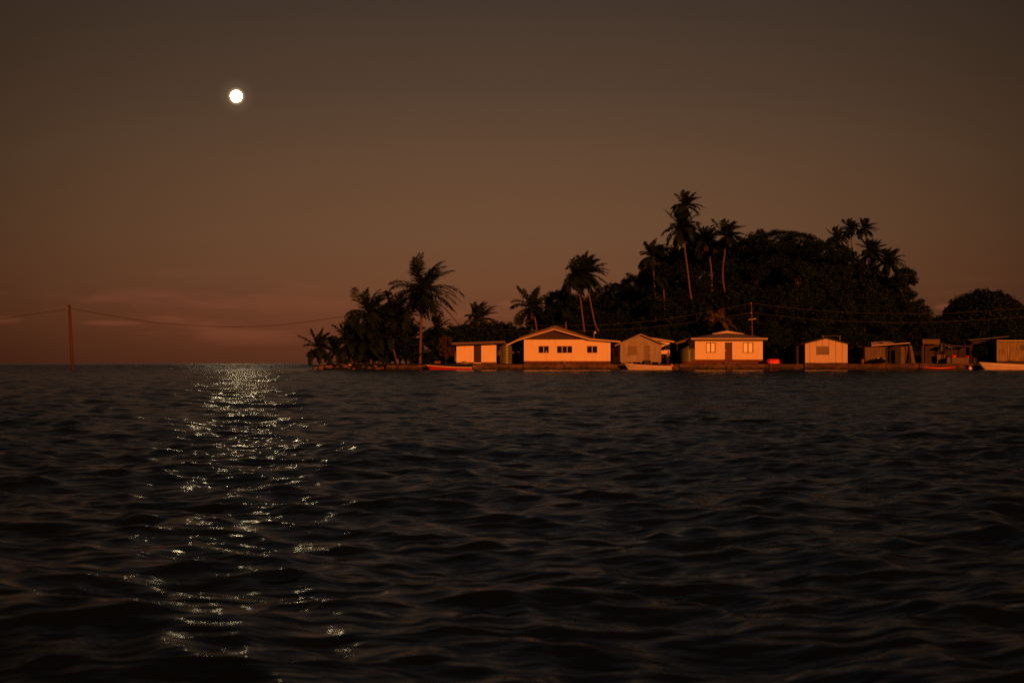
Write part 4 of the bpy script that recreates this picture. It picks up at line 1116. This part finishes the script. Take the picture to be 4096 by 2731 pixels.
# ------------------------------------------------------------------ poles and wires
def uppole(px_t, py_t, px_b, Y, base_z, label, r=.14, band=None):
    t = thing('utility_pole', (X(px_b, Y), Y, base_z), label, 'utility pole')
    a, b = Vector((X(px_b, Y), Y, base_z - .6)), Vector((X(px_t, Y), Y, Z(py_t, Y)))
    MB().tube([tuple(a), tuple(a.lerp(b, .5)), tuple(b)], [r * 1.12, r * 1.02, r * .88], 14).build('pole', 'pole', t, True)
    return t, a, b


t, a, b = uppole(277, 1218, 291, 180.0, 0, 'leaning wooden pole standing alone in the sea, wires to both sides', .19)
c0 = a.lerp(b, .60 / (b.z - a.z)); c1 = a.lerp(b, 2.05 / (b.z - a.z))
tag(MB().tube([tuple(a + Vector((0, 0, .3))), tuple(c0), tuple(c1)], [.205, .203, .196], 14).build('lower_band', 'dull_red', t, True), 'reddish lower band of the pole')  # lower stretch in a redder, paler colour than the rest of the pole
MB().tube([(b.x - .25, b.y - .2, Z(1235, 180)), (b.x + .25, b.y - .2, Z(1236, 180))], .035, 6).build('bracket', 'metal', t)
t2, a2, b2 = uppole(3005, 1211, 3013, 196.0, terrain(X(3013, 196), 196), 'wooden utility pole rising behind the hip roofed house', .13)
mb = MB(); mb.box(X(2994, 196), X(3002, 196), 195.86, 195.94, Z(1279.5, 196), Z(1277, 196)); mb.box(X(3013, 196), X(3023, 196), 195.86, 195.94, Z(1276.5, 196), Z(1274, 196)); mb.box(X(3001, 196), X(3014, 196), 195.82, 195.858, Z(1278, 196), Z(1276.5, 196))
mb.build('bracket', 'fascia', t2)
for z in (1213, 1251):
    MB().lathe(X(3003, 196), 195.8, [(.03, Z(z, 196) - .12), (.07, Z(z, 196) - .05), (.05, Z(z, 196) + .06)], 8).build('insulator', 'metal', t2)
Yh = 197.0
t3, a3, b3 = uppole(1580, 1232, 1580, Yh, terrain(X(1580, Yh), Yh), 'utility pole almost hidden inside the left palm clump', .13)


def wire(pts, r, label, m='wire', sag=None):
    """a cable through measured points, smoothed"""
    P = [Vector(p) for p in pts]; fine = []
    for k in range(len(P) - 1):
        p0, p1, p2, p3 = P[max(k - 1, 0)], P[k], P[k + 1], P[min(k + 2, len(P) - 1)]
        for q in range(8):
            u = q / 8
            fine.append(.5 * ((2 * p1) + (p2 - p0) * u + (2 * p0 - 5 * p1 + 4 * p2 - p3) * u * u + (3 * p1 - p0 - 3 * p2 + p3) * u ** 3))
    fine.append(P[-1])
    o = MB().tube(fine, r, 6).build('cable', m, loc=tuple(P[0]))
    tag(o, label, 'cable', 'overhead cables')


def wpts(lst, y0, y1):
    n = len(lst); x_0, x_1 = lst[0][0], lst[-1][0]
    out = []
    for (px, py) in lst:
        u = (px - x_0) / (x_1 - x_0); y = y0 + (y1 - y0) * u
        out.append((X(px, y), y, Z(py, y)))
    return out


wire(wpts([(-420, 1318), (-200, 1300), (0, 1276), (140, 1255), (283, 1235)], 174, 179.8), .034, 'cable running off the left edge from the lone sea pole')
wire(wpts([(287, 1235), (450, 1263), (600, 1287), (780, 1302), (940, 1307), (1100, 1301), (1250, 1284), (1393, 1262), (1580, 1234)], 179.8, 196.9), .034, 'long sagging cable from the lone sea pole to the left palms')
wire(wpts([(1580, 1236), (1720, 1266), (1844, 1280), (1963, 1291), (2078, 1298), (2184, 1301.5), (2383, 1300), (2561, 1288), (2700, 1270), (2860, 1243), (3003, 1213)], 196.9, 195.8), .013, 'upper thin cable sagging behind the houses to the pole on the hill foot', 'wirelight')
wire(wpts([(1580, 1262), (1720, 1292), (1844, 1306), (1993, 1318), (2141, 1324), (2306, 1324), (2440, 1319), (2561, 1312), (2700, 1297), (2826, 1281), (2916, 1266), (3003, 1251)], 196.9, 195.8), .013, 'lower thin cable sagging behind the houses to the pole on the hill foot', 'wirelight')
wire(wpts([(3003, 1213), (3191, 1234), (3344, 1247), (3574, 1254), (3800, 1252), (4200, 1225)], 195.8, 193.5), .013, 'upper thin cable running right across the dark wood from the pole', 'wirelight')
wire(wpts([(3003, 1251), (3268, 1278), (3497, 1288), (3750, 1288), (4200, 1262)], 195.8, 193.5), .013, 'lower thin cable running right across the dark wood from the pole', 'wirelight')

# ------------------------------------------------------------------ person behind the white boat
def person(px, Y, foot, hgt, label):
    x = X(px, Y); s = hgt / 1.7
    t = thing('person', (x, Y, foot), label, 'person')
    def P(a, b, c): return (x + a * s, Y + b * s, foot + c * s)
    J = [(0, 0, .93), (.0, 0, 1.12), (.03, -.03, 1.36), (.05, -.05, 1.47), (.06, -.07, 1.56), (.065, -.075, 1.66),
         (-.17, -.02, 1.36), (-.25, -.03, 1.10), (-.20, -.20, .92), (-.19, -.27, .86),
         (.20, -.06, 1.36), (.31, -.10, 1.12), (.40, -.28, 1.02), (.43, -.35, 1.00),
         (-.10, 0, .88), (-.12, -.03, .48), (-.12, .03, .08), (-.13, -.12, .03), (.10, 0, .88), (.13, -.06, .48), (.13, .0, .08), (.14, -.15, .03)]
    E = [(0, 1), (1, 2), (2, 3), (3, 4), (4, 5), (2, 6), (6, 7), (7, 8), (8, 9), (2, 10), (10, 11), (11, 12), (12, 13), (0, 14), (14, 15), (15, 16), (16, 17), (0, 18), (18, 19), (19, 20), (20, 21)]
    rad = [.14, .13, .15, .055, .085, .09, .06, .045, .035, .03, .06, .045, .035, .03, .095, .062, .042, .035, .095, .062, .042, .035]
    me = bpy.data.meshes.new('body'); o0 = ORG[t.name]
    me.from_pydata([tuple(Vector(P(*j)) - Vector(o0)) for j in J], E, [])
    me.materials.append(M['skin'])
    o = bpy.data.objects.new('body', me); COL.objects.link(o); o.parent = t; ORG[o.name] = o0
    o.modifiers.new('skin', 'SKIN'); o.modifiers.new('sub', 'SUBSURF').levels = 1; o.modifiers['sub'].render_levels = 2
    if not me.skin_vertices: me.attributes.new('skin', 'FLOAT', 'POINT')
    for i, v in enumerate(me.skin_vertices[0].data):
        v.radius = (rad[i] * s, rad[i] * s * .85); v.use_root = (i == 0)
    def shell(name, js, es, rr, m):
        me = bpy.data.meshes.new(name); me.from_pydata([tuple(Vector(P(*J[j])) - Vector(o0)) for j in js], es, [])
        me.materials.append(M[m]); q = bpy.data.objects.new(name, me); COL.objects.link(q); q.parent = t
        q.modifiers.new('skin', 'SKIN'); q.modifiers.new('sub', 'SUBSURF').render_levels = 2
        for i, v in enumerate(me.skin_vertices[0].data): v.radius = (rr[i] * s, rr[i] * s * .88); v.use_root = (i == 0)
    shell('shirt', [0, 1, 2, 6, 7, 10, 11], [(0, 1), (1, 2), (2, 3), (3, 4), (2, 5), (5, 6)], [.165, .16, .175, .085, .065, .085, .065], 'pink')
    shell('trousers', [0, 14, 15, 18, 19], [(0, 1), (1, 2), (0, 3), (3, 4)], [.16, .12, .09, .12, .09], 'navy')
    hd = Vector(P(.062, -.07, 1.615)); mb = MB(); r = .105 * s
    mb.lathe(hd.x + .01, hd.y + .03, [(r * math.cos(a), hd.z + r * 1.05 * math.sin(a) + .01) for a in (-.2, .1, .4, .8, 1.2, 1.5)], 14)
    mb.build('hair', 'hair', t, True)


_sv = bpy.types.Mesh.bl_rna.properties.get('skin_vertices')
try:
    person(2671, 187.6, .86, 1.62, 'person in a pink shirt standing behind the stern of the white boat')
except Exception as ex:
    print('person failed', ex)

# ------------------------------------------------------------------ moon
def moon():
    D = 14000.0
    c = Vector(((945 - 2048) / F * D, D, HC + (HOR - 386) / F * D))
    r = 23.2 / F * D
    me = bpy.data.meshes.new('moon'); import bmesh
    bm = bmesh.new(); bmesh.ops.create_icosphere(bm, subdivisions=4, radius=r); bm.to_mesh(me); bm.free()
    m = bpy.data.materials.new('moon_light'); m.use_nodes = True; nt = m.node_tree; nt.nodes.clear()
    e = nt.nodes.new('ShaderNodeEmission'); e.inputs['Color'].default_value = (1, .67, .31, 1); e.inputs['Strength'].default_value = 74
    o = nt.nodes.new('ShaderNodeOutputMaterial'); nt.links.new(e.outputs[0], o.inputs[0])
    me.materials.append(m)
    ob = bpy.data.objects.new('moon', me); COL.objects.link(ob); ob.location = c
    tag(ob, 'round white full moon in the brown dusk sky', 'moon')
    return c.normalized()


MOON = moon()

# ------------------------------------------------------------------ sky, sun, camera
SUN_EL, SUN_AZ = R(9), R(20)      # low behind the camera, a little to the right
def world():
    w = bpy.data.worlds.new('World'); S.world = w; w.use_nodes = True
    nt = w.node_tree; nt.nodes.clear(); N = nt.nodes.new; Lk = nt.links.new
    tc = N('ShaderNodeTexCoord'); sx = N('ShaderNodeSeparateXYZ'); Lk(tc.outputs['Generated'], sx.inputs[0])
    def mth(op, a, b=None, c=None):
        n = N('ShaderNodeMath'); n.operation = op
        for i, v in enumerate((a, b, c)):
            if v is None: continue
            if isinstance(v, (int, float)): n.inputs[i].default_value = v
            else: Lk(v, n.inputs[i])
        return n.outputs[0]
    def mr(v, a, b, c=0, d=1):
        n = N('ShaderNodeMapRange'); n.interpolation_type = 'SMOOTHSTEP'; Lk(v, n.inputs['Value'])
        for k, q in zip(('From Min', 'From Max', 'To Min', 'To Max'), (a, b, c, d)): n.inputs[k].default_value = q
        return n.outputs[0]
    zf = mth('DIVIDE', sx.outputs['Z'], .6)
    rp = N('ShaderNodeValToRGB'); Lk(zf, rp.inputs[0])
    stops = [(0, (92, 49, 31)), (.012, (99, 54, 33)), (.03, (110, 63, 40)), (.055, (112, 71, 47)), (.09, (108, 75, 52)), (.14, (97, 71, 52)), (.19, (80, 61, 48)), (.255, (61, 50, 43)), (.31, (60, 54, 51)), (.40, (55, 51, 50)), (.6, (41, 40, 42))]
    el = rp.color_ramp.elements
    while len(el) < len(stops): el.new(.5)
    for e, (p, c) in zip(el, stops): e.position = p / .6; e.color = (*lin(c), 1)
    # brighter straight ahead, dimmer to the sides
    xo = mth('SUBTRACT', sx.outputs['X'], -.005)
    az = mth('MAXIMUM', mth('SUBTRACT', 1.02, mth('MULTIPLY', mth('MULTIPLY', xo, xo), 4.7)), .46)
    m1 = N('ShaderNodeVectorMath'); m1.operation = 'SCALE'; Lk(rp.outputs[0], m1.inputs[0]); Lk(az, m1.inputs['Scale'])
    # low pink cloud streaks
    mp = N('ShaderNodeMapping'); mp.inputs['Scale'].default_value = (5.0, 5.0, 34.0); mp.inputs['Location'].default_value = (1.7, .4, .2); Lk(tc.outputs['Generated'], mp.inputs['Vector'])
    nz = N('ShaderNodeTexNoise'); nz.inputs['Scale'].default_value = 1.6; nz.inputs['Detail'].default_value = 6; nz.inputs['Roughness'].default_value = .58; Lk(mp.outputs[0], nz.inputs['Vector'])
    cl = mr(nz.outputs['Fac'], .50, .72)
    band = mth('MULTIPLY', mr(sx.outputs['Z'], .008, .022), mr(sx.outputs['Z'], .075, .04))
    side = mr(sx.outputs['X'], .16, -.06, .35, 1)
    cf = mth('MULTIPLY', mth('MULTIPLY', cl, mth('MULTIPLY', band, side)), .30)
    # three brighter puffs low over the horizon
    def puff(px, py, wx, wz, amt):
        d1 = mth('DIVIDE', mth('SUBTRACT', sx.outputs['X'], (px - 2048) / F), wx / F)
        d2 = mth('DIVIDE', mth('SUBTRACT', sx.outputs['Z'], (HOR - py) / F), wz / F)
        r2 = mth('ADD', mth('MULTIPLY', d1, d1), mth('MULTIPLY', d2, d2))
        return mth('MULTIPLY', mr(mth('ADD', r2, mth('MULTIPLY', mth('SUBTRACT', nz.outputs['Fac'], .5), 3.6)), 1.3, -.2), amt)
    for a in ((2045, 1222, 62, 22, .40), (1900, 1224, 40, 16, .36), (3705, 1238, 40, 14, .36), (130, 1292, 70, 16, .18), (530, 1298, 110, 10, .26), (1180, 1215, 330, 40, .20)):
        cf = mth('MAXIMUM', cf, puff(*a))
    mx = N('ShaderNodeMix'); mx.data_type = 'RGBA'; Lk(cf, mx.inputs['Factor']); Lk(m1.outputs[0], mx.inputs['A']); mx.inputs['B'].default_value = (*lin((150, 84, 57)), 1)
    # darker cloud bars
    nz2 = N('ShaderNodeTexNoise'); nz2.inputs['Scale'].default_value = 1.1; nz2.inputs['Detail'].default_value = 5
    mp2 = N('ShaderNodeMapping'); mp2.inputs['Scale'].default_value = (4, 4, 40); mp2.inputs['Location'].default_value = (4, 2, 7); Lk(tc.outputs['Generated'], mp2.inputs['Vector']); Lk(mp2.outputs[0], nz2.inputs['Vector'])
    db = mth('MULTIPLY', mth('MULTIPLY', mr(nz2.outputs['Fac'], .5, .75), mth('MULTIPLY', mr(sx.outputs['Z'], .0, .02), mr(sx.outputs['Z'], .07, .045))), .30)
    mx2 = N('ShaderNodeMix'); mx2.data_type = 'RGBA'; Lk(db, mx2.inputs['Factor']); Lk(mx.outputs['Result'], mx2.inputs['A']); mx2.inputs['B'].default_value = (*lin((80, 50, 40)), 1)
    # thin air glowing round the moon
    dt = N('ShaderNodeVectorMath'); dt.operation = 'DOT_PRODUCT'; Lk(tc.outputs['Generated'], dt.inputs[0]); dt.inputs[1].default_value = MOON
    hl = mth('POWER', mr(dt.outputs['Value'], math.cos(R(1.0)), math.cos(R(.2))), 4)
    ad = N('ShaderNodeMix'); ad.data_type = 'RGBA'; ad.blend_type = 'ADD'; Lk(mth('MULTIPLY', hl, .11), ad.inputs['Factor']); Lk(mx2.outputs['Result'], ad.inputs['A']); ad.inputs['B'].default_value = (.30, .22, .13, 1)
    h2 = mth('POWER', mr(dt.outputs['Value'], math.cos(R(.44)), math.cos(R(.22))), 3)
    ad2 = N('ShaderNodeMix'); ad2.data_type = 'RGBA'; ad2.blend_type = 'ADD'; Lk(h2, ad2.inputs['Factor']); Lk(ad.outputs['Result'], ad2.inputs['A']); ad2.inputs['B'].default_value = (.30, .20, .11, 1)
    # the low sun's own sky, strongest behind the camera
    sk = N('ShaderNodeTexSky'); sk.sky_type = 'NISHITA'; sk.sun_disc = False; sk.sun_elevation = SUN_EL; sk.sun_rotation = math.pi - SUN_AZ
    sk.dust_density = 4; sk.air_density = 1.5
    tint = N('ShaderNodeMix'); tint.data_type = 'RGBA'; tint.blend_type = 'MULTIPLY'; tint.inputs['Factor'].default_value = 1
    Lk(sk.outputs[0], tint.inputs['A']); tint.inputs['B'].default_value = (1.0, .42, .18, 1)
    b1 = N('ShaderNodeBackground'); Lk(ad2.outputs['Result'], b1.inputs['Color']); b1.inputs['Strength'].default_value = .92
    b2 = N('ShaderNodeBackground'); Lk(tint.outputs['Result'], b2.inputs['Color']); b2.inputs['Strength'].default_value = SKYK
    sm = N('ShaderNodeAddShader'); Lk(b1.outputs[0], sm.inputs[0]); Lk(b2.outputs[0], sm.inputs[1])
    out = N('ShaderNodeOutputWorld'); Lk(sm.outputs[0], out.inputs[0])


SKYK = .004
world()
ld = bpy.data.lights.new('sun', 'SUN'); ld.energy = 3.75; ld.angle = R(.5); ld.color = (1, .235, .035)
lo = bpy.data.objects.new('sun', ld); COL.objects.link(lo)
sd = Vector((math.sin(SUN_AZ) * math.cos(SUN_EL), -math.cos(SUN_AZ) * math.cos(SUN_EL), math.sin(SUN_EL)))
lo.rotation_euler = (-sd).to_track_quat('-Z', 'Y').to_euler()
lo.location = (40, -60, 60)

cd = bpy.data.cameras.new('camera'); cam = bpy.data.objects.new('camera', cd); COL.objects.link(cam)
cd.lens = 50; cd.sensor_width = 36; cd.sensor_fit = 'HORIZONTAL'; cd.clip_start = .1; cd.clip_end = 60000
cd.shift_y = (HOR - 1365.5) / 4096
cd.dof.use_dof = True; cd.dof.focus_distance = 185; cd.dof.aperture_fstop = 5.6; cd.dof.aperture_blades = 0
cam.location = (0, 0, HC); cam.rotation_euler = (R(90), 0, 0)
S.camera = cam
S.view_settings.view_transform = 'Standard'; S.view_settings.look = 'None'; S.view_settings.exposure = 0; S.view_settings.gamma = 1
S.render.engine = 'CYCLES'
S.cycles.use_denoising = False
S.cycles.max_bounces = 5; S.cycles.caustics_reflective = False
